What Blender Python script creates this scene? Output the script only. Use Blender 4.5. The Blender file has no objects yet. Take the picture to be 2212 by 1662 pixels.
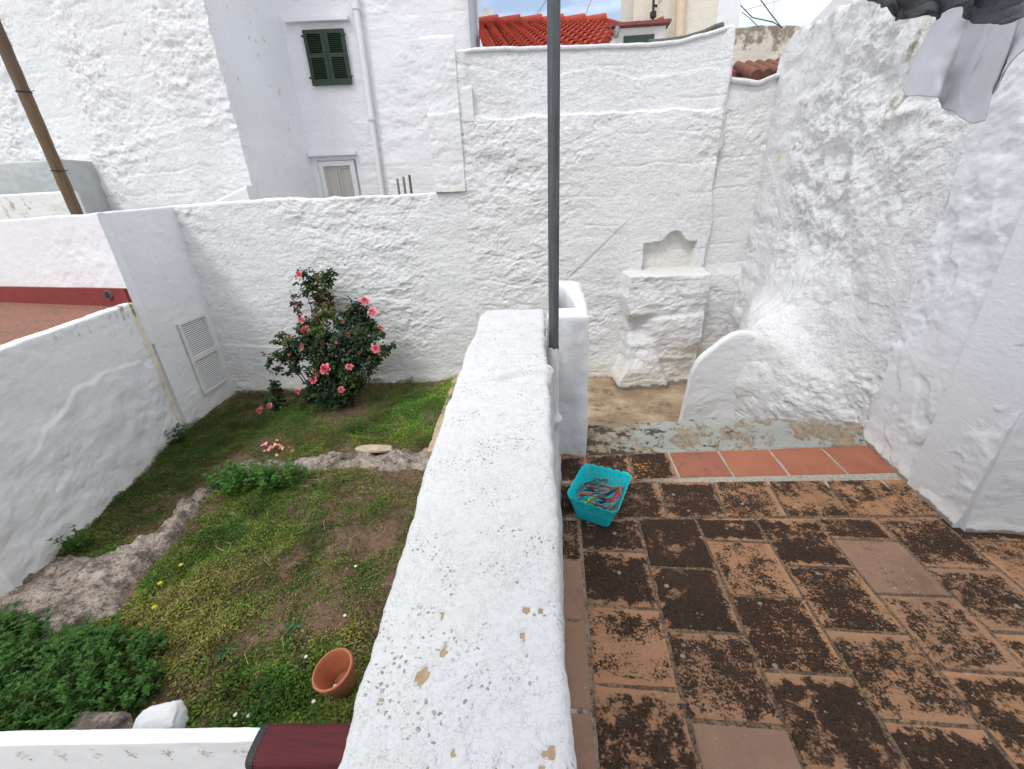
import bpy, math, random
import numpy as np
from mathutils import Vector, Matrix
S = bpy.context.scene
COL = S.collection
rnd = random.Random(7)
# ---------------------------------------------------------------- camera
FOC = 1035/2560*2212; CX, CY = 1106., 830.8          # reference picture read at 2212 x 1662
EYE = np.array([0, 0, 1.5])                          # eye 1.5 m above the tiled terrace (z = 0)
def _n(v): v = np.array(v, float); return v/np.linalg.norm(v)
_k = 2212/2560
_Y = _n([110*_k, 470.5*_k, -FOC]); _Z = _n([-103*_k, 2301*_k, FOC]); _Z = _n(_Z-_Y*_Z.dot(_Y)); _X = np.cross(_Y, _Z)
RC = np.array([_X, _Y, _Z])
cam = bpy.data.objects.new('camera', bpy.data.cameras.new('camera')); COL.objects.link(cam)
cam.data.sensor_fit = 'HORIZONTAL'; cam.data.sensor_width = 36; cam.data.lens = 1035/2560*36
cam.data.clip_start = .02; cam.data.clip_end = 500
cam.matrix_world = Matrix.Translation(Vector(EYE)) @ Matrix([list(r) for r in RC]).to_4x4()
S.camera = cam
# ---------------------------------------------------------------- light
SUN_EL, SUN_AZ = 53, 208          # azimuth clockwise from +Y (the view direction)
el, az = math.radians(SUN_EL), math.radians(SUN_AZ)
sd = Vector((math.sin(az)*math.cos(el), math.cos(az)*math.cos(el), math.sin(el)))
sun = bpy.data.objects.new('sun', bpy.data.lights.new('sun', 'SUN')); COL.objects.link(sun)
sun.data.energy = .72; sun.data.angle = math.radians(13); sun.data.color = (1, .965, .92)
sun.rotation_euler = sd.to_track_quat('Z', 'Y').to_euler()
W = bpy.data.worlds.new("World"); S.world = W; W.use_nodes = True
nt = W.node_tree; nt.nodes.clear()
def wn(t, **kw):
    n = nt.nodes.new(t)
    for k, v in kw.items(): setattr(n, k, v)
    return n
sky = wn('ShaderNodeTexSky', sky_type='NISHITA', sun_disc=False); sky.sun_elevation = el; sky.sun_rotation = az
sky.air_density = 1.0; sky.dust_density = 1.5; sky.ozone_density = 1.5
tc = wn('ShaderNodeTexCoord'); mp = wn('ShaderNodeMapping'); mp.inputs['Scale'].default_value = (1.2, 1.2, 5)
no = wn('ShaderNodeTexNoise'); no.inputs['Scale'].default_value = 2.2; no.inputs['Detail'].default_value = 7; no.inputs['Roughness'].default_value = .6
rm = wn('ShaderNodeMapRange'); rm.inputs['From Min'].default_value = .40; rm.inputs['From Max'].default_value = .66; rm.inputs['To Min'].default_value = .12; rm.inputs['To Max'].default_value = .72
mx = wn('ShaderNodeMix', data_type='RGBA'); mx.inputs['B'].default_value = (8.8, 8.85, 8.95, 1)
bg = wn('ShaderNodeBackground'); bg.inputs['Strength'].default_value = .1; ou = wn('ShaderNodeOutputWorld')
L = nt.links.new
L(tc.outputs['Generated'], mp.inputs[0]); L(mp.outputs[0], no.inputs['Vector']); L(no.outputs[0], rm.inputs[0])
sx = wn('ShaderNodeSeparateXYZ'); zr = wn('ShaderNodeMapRange'); zr.inputs['From Min'].default_value = .38; zr.inputs['From Max'].default_value = .62; ad = wn('ShaderNodeMath', operation='ADD'); ad.use_clamp = True; ml = wn('ShaderNodeMath', operation='MULTIPLY'); ml.inputs[1].default_value = .6
L(tc.outputs['Generated'], sx.inputs[0]); L(sx.outputs[2], zr.inputs[0]); L(zr.outputs[0], ml.inputs[0]); L(ml.outputs[0], ad.inputs[0]); L(rm.outputs[0], ad.inputs[1])
L(ad.outputs[0], mx.inputs['Factor']); L(sky.outputs[0], mx.inputs['A']); L(mx.outputs['Result'], bg.inputs[0]); L(bg.outputs[0], ou.inputs[0])
S.view_settings.view_transform = 'Standard'; S.view_settings.look = 'None'; S.view_settings.gamma = 1
S.view_settings.exposure = 0.88
S.render.engine = 'CYCLES'
# ---------------------------------------------------------------- measuring helpers: a picture point on a known plane
def ray(u, v): return RC @ np.array([u-CX, CY-v, -FOC])
def onz(u, v, z): d = ray(u, v); return EYE + (z-EYE[2])/d[2]*d
def ony(u, v, y): d = ray(u, v); return EYE + y/d[1]*d
def onpl(u, v, p, q):
    p = np.array(p[:2], float); q = np.array(q[:2], float); n = np.array([-(q-p)[1], (q-p)[0]]); d = ray(u, v)
    return EYE + n.dot(p-EYE[:2])/n.dot(d[:2])*d
# ---------------------------------------------------------------- noise
def _hash(ix, iy, iz, seed):
    h = (ix.astype(np.uint32)*np.uint32(374761393) + iy.astype(np.uint32)*np.uint32(668265263) + iz.astype(np.uint32)*np.uint32(2147483647-58) + np.uint32((seed*1274126177) & 0xffffffff))
    h = (h ^ (h >> np.uint32(13)))*np.uint32(1274126177); h = h ^ (h >> np.uint32(16)); h = h*np.uint32(2246822519); return h ^ (h >> np.uint32(15))
_G = np.array([[1,1,0],[-1,1,0],[1,-1,0],[-1,-1,0],[1,0,1],[-1,0,1],[1,0,-1],[-1,0,-1],[0,1,1],[0,-1,1],[0,1,-1],[0,-1,-1]], float)
def perlin(x, y, z=0., seed=0):
    x, y, z = np.broadcast_arrays(np.asarray(x, float), np.asarray(y, float), np.asarray(z, float))
    x0, y0, z0 = np.floor(x), np.floor(y), np.floor(z); fx, fy, fz = x-x0, y-y0, z-z0
    ix, iy, iz = x0.astype(np.int64), y0.astype(np.int64), z0.astype(np.int64)
    f = lambda t: t*t*t*(t*(t*6-15)+10)
    u, v, w = f(fx), f(fy), f(fz); r = 0
    for a in (0, 1):
        for b in (0, 1):
            for c in (0, 1):
                g = _G[_hash(ix+a, iy+b, iz+c, seed) % 12]
                d = g[..., 0]*(fx-a)+g[..., 1]*(fy-b)+g[..., 2]*(fz-c)
                r = r + d*(u if a else 1-u)*(v if b else 1-v)*(w if c else 1-w)
    return r
def fbm(x, y, z=0., o=4, seed=0, gain=.5):
    r = 0; a = 1.
    for i in range(o): r = r + a*perlin(np.asarray(x)*2**i, np.asarray(y)*2**i, np.asarray(z)*2**i+i*7.3, seed+i*13); a *= gain
    return r
def sst(a, b, t): t = np.clip((t-a)/(b-a), 0, 1); return t*t*(3-2*t)
def relief(s, v, seed, rough=1., ang=32., course=.0):
    """heights in metres of hand-thrown limewashed plaster"""
    c, d = math.cos(math.radians(ang)), math.sin(math.radians(ang))
    a = fbm(s*.9, v*.9, seed, 3, 1)*.012
    m = .35+.9*sst(-.25, .35, fbm(s*.8+9, v*.8, seed, 3, 5))
    u1, u2 = s*c+v*d, -s*d+v*c
    wob = fbm(s*2, v*2, seed, 2, 8)*.15
    st = fbm(u1*6+wob, (u2+wob)*30, seed, 3, 3)*.0050
    f = fbm(s*2.6+wob, v*5.2+wob, seed+3, 4, 21); t = f*4.2; fr = t-np.floor(t)
    fl = (np.floor(t)+sst(.43, .57, fr))*.0050
    f2 = fbm(s*7, v*11, seed+5, 3, 33)*3; fr2 = f2-np.floor(f2); fl2 = (np.floor(f2)+sst(.38, .62, fr2))*.0034
    gr = fbm(s*24, v*30, seed, 2, 41)*.0045
    pk = -sst(.42, .62, fbm(s*8, v*9, seed+9, 3, 55))*.012
    h = a*np.minimum(1., .12+rough) + rough*m*(st+fl+fl2+gr+pk)
    if course:
        k = (v+.012*fbm(s*1.5, v*0, seed, 3, 77)*6)/.30; e = np.abs(k-np.round(k))*.30
        h = h - course*np.exp(-(e/.012)**2)*sst(-.1, .2, fbm(s*1.2, np.round(k)*3.3, seed, 2, 88))
    return h
# ---------------------------------------------------------------- mesh helpers
def tag(o, label=None, cat=None, group=None, kind=None):
    for k, v in (('label', label), ('category', cat), ('group', group), ('kind', kind)):
        if v: o[k] = v
    return o
def mesh_np(name, V, F, mat, parent=None, smooth=False, attrs=None, uv=None, ngons=None):
    """V (n,3); F list of tuples or (m,k) array"""
    me = bpy.data.meshes.new(name); V = np.asarray(V, np.float32)
    if isinstance(F, np.ndarray):
        m, k = F.shape; idx = F.astype(np.int32).ravel(); st = np.arange(0, m*k, k, dtype=np.int32)
        for g in ngons or []: st = np.r_[st, np.int32(len(idx))]; idx = np.r_[idx, np.array(g, np.int32)]
        me.vertices.add(len(V)); me.vertices.foreach_set('co', V.ravel())
        me.loops.add(len(idx)); me.loops.foreach_set('vertex_index', idx.astype(np.int32))
        me.polygons.add(len(st)); me.polygons.foreach_set('loop_start', st.astype(np.int32))
        me.update(calc_edges=True)
    else: me.from_pydata([tuple(map(float, v)) for v in V], [], [tuple(int(i) for i in f) for f in F]); me.update()
    if smooth: me.polygons.foreach_set('use_smooth', np.ones(len(me.polygons), bool))
    for k, a in (attrs or {}).items():
        a = np.asarray(a, np.float32)
        if a.shape[1] == 3: a = np.c_[a, np.ones(len(a), np.float32)]
        at = me.color_attributes.new(k, 'FLOAT_COLOR', 'POINT'); at.data.foreach_set('color', a.ravel())
    if uv is not None:
        ul = me.uv_layers.new(name='UVMap'); li = np.zeros(len(me.loops), np.int32); me.loops.foreach_get('vertex_index', li)
        ul.data.foreach_set('uv', np.asarray(uv, np.float32)[li].ravel())
    o = bpy.data.objects.new(name, me); COL.objects.link(o)
    if mat: me.materials.append(mat)
    if parent: o.parent = parent
    return o
class MB:
    """collects simple shapes into one mesh"""
    def __init__(s): s.V = []; s.F = []
    def add(s, V, F): b = len(s.V); s.V += [tuple(map(float, v)) for v in V]; s.F += [tuple(b+i for i in f) for f in F]; return s
    def box(s, c, sz, rot=None, bev=0.):
        x, y, z = [a/2 for a in sz]; V = []; F = []
        if bev <= 0:
            V = [(i*x, j*y, k*z) for i in (-1, 1) for j in (-1, 1) for k in (-1, 1)]
            F = [(0,1,3,2),(4,6,7,5),(0,4,5,1),(2,3,7,6),(0,2,6,4),(1,5,7,3)]
        else:
            b = min(bev, x*.45, y*.45, z*.45); idx = {}
            for i in (-1, 1):
                for j in (-1, 1):
                    for k in (-1, 1):
                        for ax in range(3):
                            p = [i*(x-(0 if ax == 0 else b)), j*(y-(0 if ax == 1 else b)), k*(z-(0 if ax == 2 else b))]
                            idx[(i, j, k, ax)] = len(V); V.append(tuple(p))
            for sg in (-1, 1):
                for ax in range(3):
                    o = [a for a in range(3) if a != ax]; q = []
                    for (a, c2) in ((-1,-1),(1,-1),(1,1),(-1,1)):
                        t = [0, 0, 0]; t[ax] = sg; t[o[0]] = a; t[o[1]] = c2; q.append(idx[(*t, ax)])
                    F.append(tuple(q))
            for ax in range(3):
                o = [a for a in range(3) if a != ax]
                for a in (-1, 1):
                    for c2 in (-1, 1):
                        q = []
                        for (e, pl) in ((-1, 0), (1, 0), (1, 1), (-1, 1)):
                            t = [0, 0, 0]; t[ax] = e; t[o[0]] = a; t[o[1]] = c2; q.append(idx[(*t, o[pl])])
                        F.append(tuple(q))
            for i in (-1, 1):
                for j in (-1, 1):
                    for k in (-1, 1): F.append(tuple(idx[(i, j, k, a)] for a in range(3)))
        M = rot.to_3x3() if rot is not None else Matrix.Identity(3)
        return s.add([M @ Vector(v)+Vector(c) for v in V], F)
    def tube(s, pts, r, n=10, caps=True):
        pts = [Vector(p) for p in pts]; rs = [float(a) for a in r] if hasattr(r, '__len__') else [float(r)]*len(pts); V = []; F = []
        up = Vector((0, 0, 1)); t0 = (pts[1]-pts[0]).normalized()
        if abs(t0.dot(up)) > .95: up = Vector((1, 0, 0))
        for i, p in enumerate(pts):
            t = (pts[min(i+1, len(pts)-1)]-pts[max(i-1, 0)]).normalized(); a = t.cross(up).normalized(); b = t.cross(a)
            for k in range(n): th = 2*math.pi*k/n; V.append(p+rs[i]*(math.cos(th)*a+math.sin(th)*b))
        for i in range(len(pts)-1):
            for k in range(n): F.append((i*n+k, i*n+(k+1) % n, (i+1)*n+(k+1) % n, (i+1)*n+k))
        if caps: F += [tuple(range(n))[::-1], tuple((len(pts)-1)*n+k for k in range(n))]
        return s.add(V, F)
    def lathe(s, prof, n=48, M=None):
        V = []; F = []; m = len(prof)
        for k in range(n):
            th = 2*math.pi*k/n
            for r, z in prof: V.append(Vector((r*math.cos(th), r*math.sin(th), z)))
        for k in range(n):
            for i in range(m-1): F.append((k*m+i, ((k+1) % n)*m+i, ((k+1) % n)*m+i+1, k*m+i+1))
        if M: V = [M @ v for v in V]
        return s.add(V, F)
    def prism(s, poly, d, z=0):
        """poly: list of 3d points; extruded by vector d"""
        n = len(poly); V = [Vector(p) for p in poly]+[Vector(p)+Vector(d) for p in poly]
        return s.add(V, [tuple(range(n))[::-1], tuple(range(n, 2*n))]+[(i, (i+1) % n, n+(i+1) % n, n+i) for i in range(n)])
    def build(s, name, mat, parent=None, smooth=False):
        return mesh_np(name, np.array(s.V), s.F, mat, parent, smooth)
def empty(name, loc=(0, 0, 0)):
    o = bpy.data.objects.new(name, None); COL.objects.link(o); o.location = loc; o.empty_display_size = .1; return o
def reb(o, root):
    o.parent = root; o.matrix_parent_inverse = Matrix.Translation(-Vector(root.location)); return o
def autosmooth(o, deg=35):
    me = o.data; me.polygons.foreach_set('use_smooth', np.ones(len(me.polygons), bool))
    try: me.set_sharp_from_angle(angle=math.radians(deg))
    except Exception: pass
    return o
# ---------------------------------------------------------------- materials
def mat(name, build):
    m = bpy.data.materials.new(name); m.use_nodes = True; t = m.node_tree; b = t.nodes['Principled BSDF']
    class N: pass
    g = N(); g.t = t; g.b = b
    def node(ty, ins=None, **kw):
        n = t.nodes.new(ty)
        for k, v in kw.items(): setattr(n, k, v)
        for k, v in (ins or {}).items():
            if isinstance(v, bpy.types.NodeSocket): t.links.new(v, n.inputs[k])
            else: n.inputs[k].default_value = v
        return n
    g.node = node
    g.pos = lambda: node('ShaderNodeTexCoord').outputs['Object']
    g.attr = lambda nm: node('ShaderNodeAttribute', attribute_name=nm).outputs['Color']
    g.noise = lambda vec, sc, de=4, ro=.5: node('ShaderNodeTexNoise', {'Vector': vec, 'Scale': sc, 'Detail': de, 'Roughness': ro}).outputs[0]
    g.map = lambda vec, s=(1,1,1), l=(0,0,0), r=(0,0,0): node('ShaderNodeMapping', {'Vector': vec, 'Scale': s, 'Location': l, 'Rotation': r}).outputs[0]
    g.rng = lambda x, a, b_, c=0., d=1.: node('ShaderNodeMapRange', {'Value': x, 'From Min': a, 'From Max': b_, 'To Min': c, 'To Max': d}).outputs[0]
    def mth(op, a, b_=0., c=0.): return node('ShaderNodeMath', {0: a, 1: b_, 2: c}, operation=op).outputs[0]
    g.m = mth
    def mix(f, a, b_, bt='MIX'):
        n = t.nodes.new('ShaderNodeMix'); n.data_type = 'RGBA'; n.blend_type = bt
        for k, v in (('Factor', f), ('A', a), ('B', b_)):
            s = n.inputs[k] if k == 'Factor' else [i for i in n.inputs if i.name == k and i.type == 'RGBA'][0]
            if isinstance(v, bpy.types.NodeSocket): t.links.new(v, s)
            else: s.default_value = v if not hasattr(v, '__len__') else (*v[:3], 1)
        return [o for o in n.outputs if o.type == 'RGBA'][0]
    g.mix = mix
    g.sep = lambda c: node('ShaderNodeSeparateColor', {0: c}).outputs
    def bump(h, st, dist, prev=None):
        ins = {'Height': h, 'Strength': st, 'Distance': dist}
        if prev: ins['Normal'] = prev
        return node('ShaderNodeBump', ins).outputs[0]
    g.bump = bump
    g.vor = lambda vec, sc, f='F1', o='Distance', rn=1.: node('ShaderNodeTexVoronoi', {'Vector': vec, 'Scale': sc, 'Randomness': rn}, feature=f).outputs[o]
    def setp(col=None, rough=None, nrm=None, **kw):
        for k, v in (('Base Color', col), ('Roughness', rough), ('Normal', nrm)):
            if v is None: continue
            if isinstance(v, bpy.types.NodeSocket): t.links.new(v, b.inputs[k])
            else: b.inputs[k].default_value = (*v, 1) if hasattr(v, '__len__') else v
        for k, v in kw.items(): b.inputs[k.replace('_', ' ')].default_value = v
    g.set = setp
    build(g); return m
def plaster(name, base=(.80, .805, .82), fine=1., stain=.5, dark=.0, speck=0.):
    def f(g):
        p = g.pos(); c = g.sep(g.attr('tint'))
        n1 = g.noise(p, 1.3, 5, .6); n2 = g.noise(g.map(p, (6, 6, .7)), 1.6, 5, .6); n3 = g.noise(p, 38, 4, .6); n4 = g.noise(p, 9, 5, .65)
        col = g.mix(g.rng(n1, .3, .7), [b*.95 for b in base], [min(.87, b*1.035) for b in base])
        col = g.mix(g.m('MULTIPLY', g.rng(n2, .55, .8), .30*stain), col, (.60, .60, .58))
        col = g.mix(g.m('MULTIPLY', g.rng(n4, .62, .8), .35*stain), col, (.52, .52, .50))
        # cream / bare and dirt by attribute (paint that has gone, splash at the foot)
        col = g.mix(g.m('MULTIPLY', c[1], g.rng(n4, .1, .6, .6, 1.)), col, (.72, .67, .55))
        dm = g.rng(g.m('ADD', g.m('MULTIPLY', c[0], 1.), g.m('MULTIPLY', g.m('SUBTRACT', n4, .5), 1.5)), .42, .62)
        col = g.mix(g.m('MULTIPLY', dm, .85), col, g.mix(n3, (.30, .24, .17), (.16, .14, .12)))
        ck = g.noise(g.map(p, (1, 1, 1), (4, 9, 2)), 5.5, 7, .72); col = g.mix(g.m('MULTIPLY', g.m('MULTIPLY', g.rng(g.m('ABSOLUTE', g.m('SUBTRACT', ck, .5)), .0, .006, 1, 0), g.rng(g.noise(p, 1.7, 3, .5), .52, .60)), .40*fine), col, (.25, .25, .24))
        pt_ = g.m('MULTIPLY', g.rng(g.vor(p, 26), .05, .08, 1, 0), g.rng(g.noise(p, 3.1, 3, .5), .56, .60)); col = g.mix(g.m('MULTIPLY', pt_, .45), col, (.30, .29, .28))
        if dark:
            dk = g.rng(g.m('ADD', g.m('MULTIPLY', n2, .6), g.m('MULTIPLY', n4, .7)), .70, .86)
            col = g.mix(g.m('MULTIPLY', dk, dark), col, (.10, .095, .09))
        if speck:
            wp = g.node('ShaderNodeVectorMath', {0: p, 1: g.node('ShaderNodeVectorMath', {0: g.node('ShaderNodeTexNoise', {'Vector': p, 'Scale': 130., 'Detail': 3.}).outputs[1], 1: (.011, .011, .011)}, operation='MULTIPLY').outputs[0]}, operation='ADD').outputs[0]
            v = g.vor(wp, 100); pick = g.noise(p, 11, 3, .5); s1 = g.m('MULTIPLY', g.rng(v, .26, .34, 1, 0), g.rng(pick, .51, .57))
            v2 = g.vor(g.map(wp, (1, 1, 1), (3, 1, 2)), 230); s2 = g.m('MULTIPLY', g.rng(v2, .24, .34, 1, 0), g.rng(g.noise(p, 9, 4, .7), .42, .56, .05, 1.))
            w = g.noise(p, 75, 4, .7)
            col = g.mix(g.m('MULTIPLY', g.m('MULTIPLY', s1, g.rng(w, .42, .52)), speck*.75), col, (.13, .13, .13))
            col = g.mix(g.m('MULTIPLY', s2, speck*.40), col, (.25, .25, .25))
            cc = g.noise(g.map(p, (1, 1, 1), (7, 2, 0)), 14, 6, .75); crk = g.m('MULTIPLY', g.rng(g.m('ABSOLUTE', g.m('SUBTRACT', cc, .5)), .0, .012, 1, 0), g.rng(g.noise(p, 4, 3, .5), .52, .60)); col = g.mix(g.m('MULTIPLY', crk, .35), col, (.25, .25, .25))
            col = g.mix(g.rng(c[2], .5, .62), col, g.mix(g.noise(p, 60, 4, .7), (.30, .21, .12), (.56, .45, .30)))
        v3 = g.vor(p, 55, 'SMOOTH_F1') if False else g.noise(p, 120, 3, .6)
        h = g.m('ADD', g.m('MULTIPLY', n3, .8), g.m('MULTIPLY', v3, .25))
        stv = g.noise(g.map(p, (10, 10, 34), r=(.0, .55, .3)), 2.2, 4, .6)
        w1 = g.map(p, (9, 9, 15), r=(.0, .45, .0)); sa = g.noise(w1, 1.0, 6, .62); sb = g.noise(g.map(p, (17, 17, 26), (3, 8, 1), (.0, .3, .0)), 1.0, 5, .62)
        flk = g.m('ADD', g.m('ADD', g.rng(sa, .44, .455), g.rng(sa, .53, .545)), g.m('ADD', g.rng(sa, .61, .63), g.m('ADD', g.m('MULTIPLY', g.rng(sb, .47, .49), .6), g.m('MULTIPLY', g.rng(sb, .58, .60), .6))))
        nm = g.bump(n4, .5*fine, .014); nm = g.bump(stv, .40*fine, .010, nm); nm = g.bump(flk, .7*fine, .005, nm); nm = g.bump(h, .7*fine, .006, nm)
        g.set(col, .93, nm, Specular_IOR_Level=.2)
    return mat(name, f)
M_rough = plaster('limewash_rough', (.82, .82, .825), fine=1.)
M_smooth = plaster('limewash_smooth', (.78, .79, .81), fine=.35, stain=.5)
M_blue = plaster('limewash_garden', (.79, .80, .82), fine=.4, stain=.7)
M_par = plaster('limewash_parapet', (.655, .66, .665), fine=.6, stain=.15, speck=1.)
M_far = plaster('limewash_far', (.80, .80, .82), fine=.6, stain=.4)
M_old = plaster('weathered_render', (.62, .58, .52), fine=.7, stain=1.6, dark=.6)
M_tower = plaster('tower_render', (.74, .70, .62), fine=.5, stain=1.5, dark=.18)
def simple(name, col, rough=.6, var=.15, sc=12, bump=.0, metal=0., col2=None, stretch=(1,1,1), bs=60, **kw):
    def f(g):
        p = g.map(g.pos(), stretch); n = g.noise(p, sc, 5, .6)
        c = g.mix(g.rng(n, .3, .7), [x*(1-var) for x in col], col2 or [min(1, x*(1+var)) for x in col])
        nm = g.bump(g.noise(p, bs, 4, .6), bump, .004) if bump else None
        g.set(c, rough, nm, Metallic=metal, **kw)
    return mat(name, f)
# ---------------------------------------------------------------- plaster walls
def slab(name, p, q, z0, tops, thick, res=.014, rough=1., seed=1, extra=None, tint=None, m=None, r=.03, parent=None, ang=32, course=0., topn=.01, rmod=None):
    p = np.array(p[:2], float); q = np.array(q[:2], float); Lh = np.linalg.norm(q-p); d = (q-p)/Lh; nr = np.array([d[1], -d[0]])
    nc = max(2, int(Lh/res)+1); s = np.linspace(0, Lh, nc)
    if np.isscalar(tops): tops = [(0, tops), (Lh, tops)]
    zt = np.interp(s, [t[0] for t in tops], [t[1] for t in tops]) + topn*fbm(s*3.5, s*0, seed, 3, 6)
    nf = max(2, int((zt.max()-z0)/res)); rows = []          # (w, z, nw, nz, front?)
    for t in np.linspace(0, 1, nf): rows.append((0*s, z0+t*(zt-r-z0), -1., 0., 1.))
    for a in np.linspace(0, math.pi/2, 6)[1:]: rows.append((r-r*math.cos(a)+0*s, zt-r+r*math.sin(a), -math.cos(a), math.sin(a), 0.))
    if thick > 3*r:
        for t in np.linspace(0, 1, max(3, int((thick-2*r)/max(res, .02))))[1:]: rows.append((r+t*(thick-2*r)+0*s, zt, 0., 1., 0.))
    for a in np.linspace(0, math.pi/2, 4)[1:]: rows.append((thick-r+r*math.sin(a)+0*s, zt-r+r*math.cos(a), math.sin(a), math.cos(a), 0.))
    for t in (.5, 1): rows.append((thick+0*s, (zt-r)*(1-t)+z0*t, 1., 0., 0.))
    Wm = np.array([x[0] for x in rows]); Z = np.array([x[1] for x in rows]); NW = np.array([x[2] for x in rows])[:, None]; NZ = np.array([x[3] for x in rows])[:, None]
    FR = np.array([x[4] for x in rows])[:, None]; Sg = np.broadcast_to(s, Z.shape)
    h = relief(Sg+seed*3.7, Z+Wm, seed*1.7, rough if rmod is None else rough*rmod(p[0]+d[0]*Sg, Z), ang, course)
    h = h*np.where(NZ > .9, .6, 1.)
    if extra is not None: h = h+extra(p[0]+d[0]*Sg, p[1]+d[1]*Sg, Z)*np.where(NW < -.01, -NW, 0)
    Wm = Wm+NW*h; Z = Z+NZ*h
    X = p[0]+d[0]*Sg-nr[0]*Wm; Y = p[1]+d[1]*Sg-nr[1]*Wm
    nR = len(rows); V = np.stack([X, Y, Z], -1).reshape(-1, 3)
    i = np.arange(nR-1)[:, None]*nc+np.arange(nc-1)[None]; F = np.stack([i, i+1, i+nc+1, i+nc], -1).reshape(-1, 4)
    T = np.zeros((len(V), 3)); 
    if tint is not None: T[:] = np.stack([np.broadcast_to(a, X.shape) for a in tint(X, Y, Z, Wm)], -1).reshape(-1, 3)
    i0, i1 = np.arange(nR)*nc, np.arange(nR)*nc+nc-1; nv = len(V); V = np.r_[V, V[i0], V[i1]]; T = np.r_[T, np.zeros((2*nR, 3))]
    ng = [list(range(nv, nv+nR)), list(range(nv+nR, nv+2*nR))[::-1]]
    o = mesh_np(name, V, F, m or M_rough, None, True, {'tint': T}, ngons=ng)
    if parent: reb(o, parent)
    return o
def foot(z0, hgt=.08, amt=.9):
    def f(X, Y, Z, Wm): return (np.clip(1-(Z-z0)/hgt, 0, 1)*amt, np.clip(1-(Z-z0)/(hgt*3), 0, 1)*.5, 0*Z)
    return f
# ================================================================ SETTING AND WALLS
G = -.70                                                    # garden level
BP, BQ = np.array([-4.2, 4.57]), np.array([0, 5.053])       # line of the back wall's face
bdir = (BQ-BP)/np.linalg.norm(BQ-BP)
def bw(x): return np.array([x, 4.57+(x+4.2)*.115])
def bs(x): return (x+4.2)*math.sqrt(1+.115**2)
def poly_in(x, y, poly):
    r = np.zeros(np.shape(x), bool); n = len(poly)
    for i in range(n):
        (x1, y1), (x2, y2) = poly[i], poly[(i+1) % n]
        r ^= ((y1 > y) != (y2 > y)) & (x < (x2-x1)*(y-y1)/(y2-y1+1e-12)+x1)
    return r
# low section of the back wall behind the garden
def ex_low(X, Y, Z):
    e = 0*X
    e = e+.045*sst(.50, .46, Z)*sst(-.9, -.80, X)                                   # ledge behind the parapet end
    zl = -.02-.10*(X+4.2); e = e+.010*sst(zl+.012, zl-.012, Z)*sst(-3.2, -3.5, X)    # plaster lip near the garden corner
    e = e+.03*sst(-.45, -.72, Z)
    return e
o = slab('boundary_wall', bw(-4.25), bw(-.97), G-.25, [(0, 1.575), (bs(-3.2), 1.60), (bs(-2.85), 1.61), (bs(-2.72), 1.585), (bs(-1.5), 1.59), (bs(-.97), 1.61)], .26, .0095, .74, 3, ex_low, foot(G, .10, .8), ang=28)
tag(o, 'low rough whitewashed wall behind the rose bush, its top under the shuttered house', 'wall')
# high section, with ledge, niche and stepped pier
NP = [(1.02, .655), (1.02, .955), (1.10, .965), (1.20, .97), (1.25, 1.00), (1.30, 1.06), (1.36, 1.085), (1.41, 1.075), (1.46, 1.02), (1.49, .985), (1.53, .965), (1.63, .955), (1.615, .655)]
def ex_high(X, Y, Z):
    zl = 2.265+.012*fbm(X*3, 0*X, 5, 3, 4)*3
    e = -.05*sst(zl-.012, zl+.012, Z)*sst(-.93, -.84, X)*sst(1.72, 1.62, X)
    zc = 2.60+.03*fbm(X*1.5, 0*X, 7, 3, 9)*3; e = e+.008*sst(zc+.008, zc-.008, Z)*sst(-.1, .1, X)*sst(1.7, 1.5, X)
    # diagonal ridge of plaster left of the niche
    t = (X-.16)*.62-(Z-.62)*.78*.75; e = e+.010*sst(-.010, .010, (Z-.62)-(X-.16)*.92)*sst(.05, .2, X)*sst(.95, .80, X)*sst(.5, .6, Z)*sst(1.3, 1.15, Z)
    # pier below the niche
    wl = .78+.05*sst(.35, .0, Z)-.10*sst(-.35, -.7, Z)+.03*fbm(Z*4, 0*Z, 2, 2, 3)
    pier = sst(wl-.012, wl+.02, X)*sst(1.80, 1.70, X)*sst(.655, .63, Z)
    dep = .29-.05*sst(.05, -.35, Z)+.03*fbm(X*3, Z*3, 4, 3, 5)
    # hollow at the lower left of the pier
    hol = sst(.25, .05, np.abs(Z-.02)*1.1+.0)*sst(1.22, .92, X)
    dep = dep-.15*hol*sst(.25, .12, Z-.0)
    stp = sst(-.16, -.19, Z+.25*(X-.9))*sst(1.30, 1.22, X+.45*(Z+.45))                # white sloping foot
    dep = dep+.10*stp*sst(-.15, -.5, Z)
    e = e+pier*dep
    # stone lumps further right, then the recess to the corner
    e = e+.05*sst(1.70, 1.60, X)*sst(.18, .14, Z+.06*fbm(X*3, 0*X, 8, 2, 2))*sst(-.45, -.35, Z)*sst(.95, 1.05, X)*.6
    xr = 1.76+.05*fbm(Z*2.2, 0*Z, 11, 3, 9)
    e = e-.07*sst(xr-.02, xr+.02, X)*sst(.5, .7, Z)
    e = e-.11*poly_in(X, Z, NP)*sst(.64, .66, Z)
    return e
def ti_high(X, Y, Z, Wm):
    n = poly_in(X, Z, NP)*1.
    near = np.clip(1-np.abs(Z-.66)/.03, 0, 1)*sst(.95, 1.1, X)*sst(1.78, 1.6, X)
    st = sst(-.30, -.62, Z)*.45
    cr = np.maximum(n*.40, near*.45)
    cr = np.maximum(cr, .5*sst(-.05, -.3, Z)*sst(1.25, 1.5, X))
    return (np.clip(1-(Z-(G-.02))/.06, 0, 1)*.8+st*.25+near*.15, np.maximum(cr, st), 0*Z)
def s2(x): return (x+1.0)*math.sqrt(1+.115**2)
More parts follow.
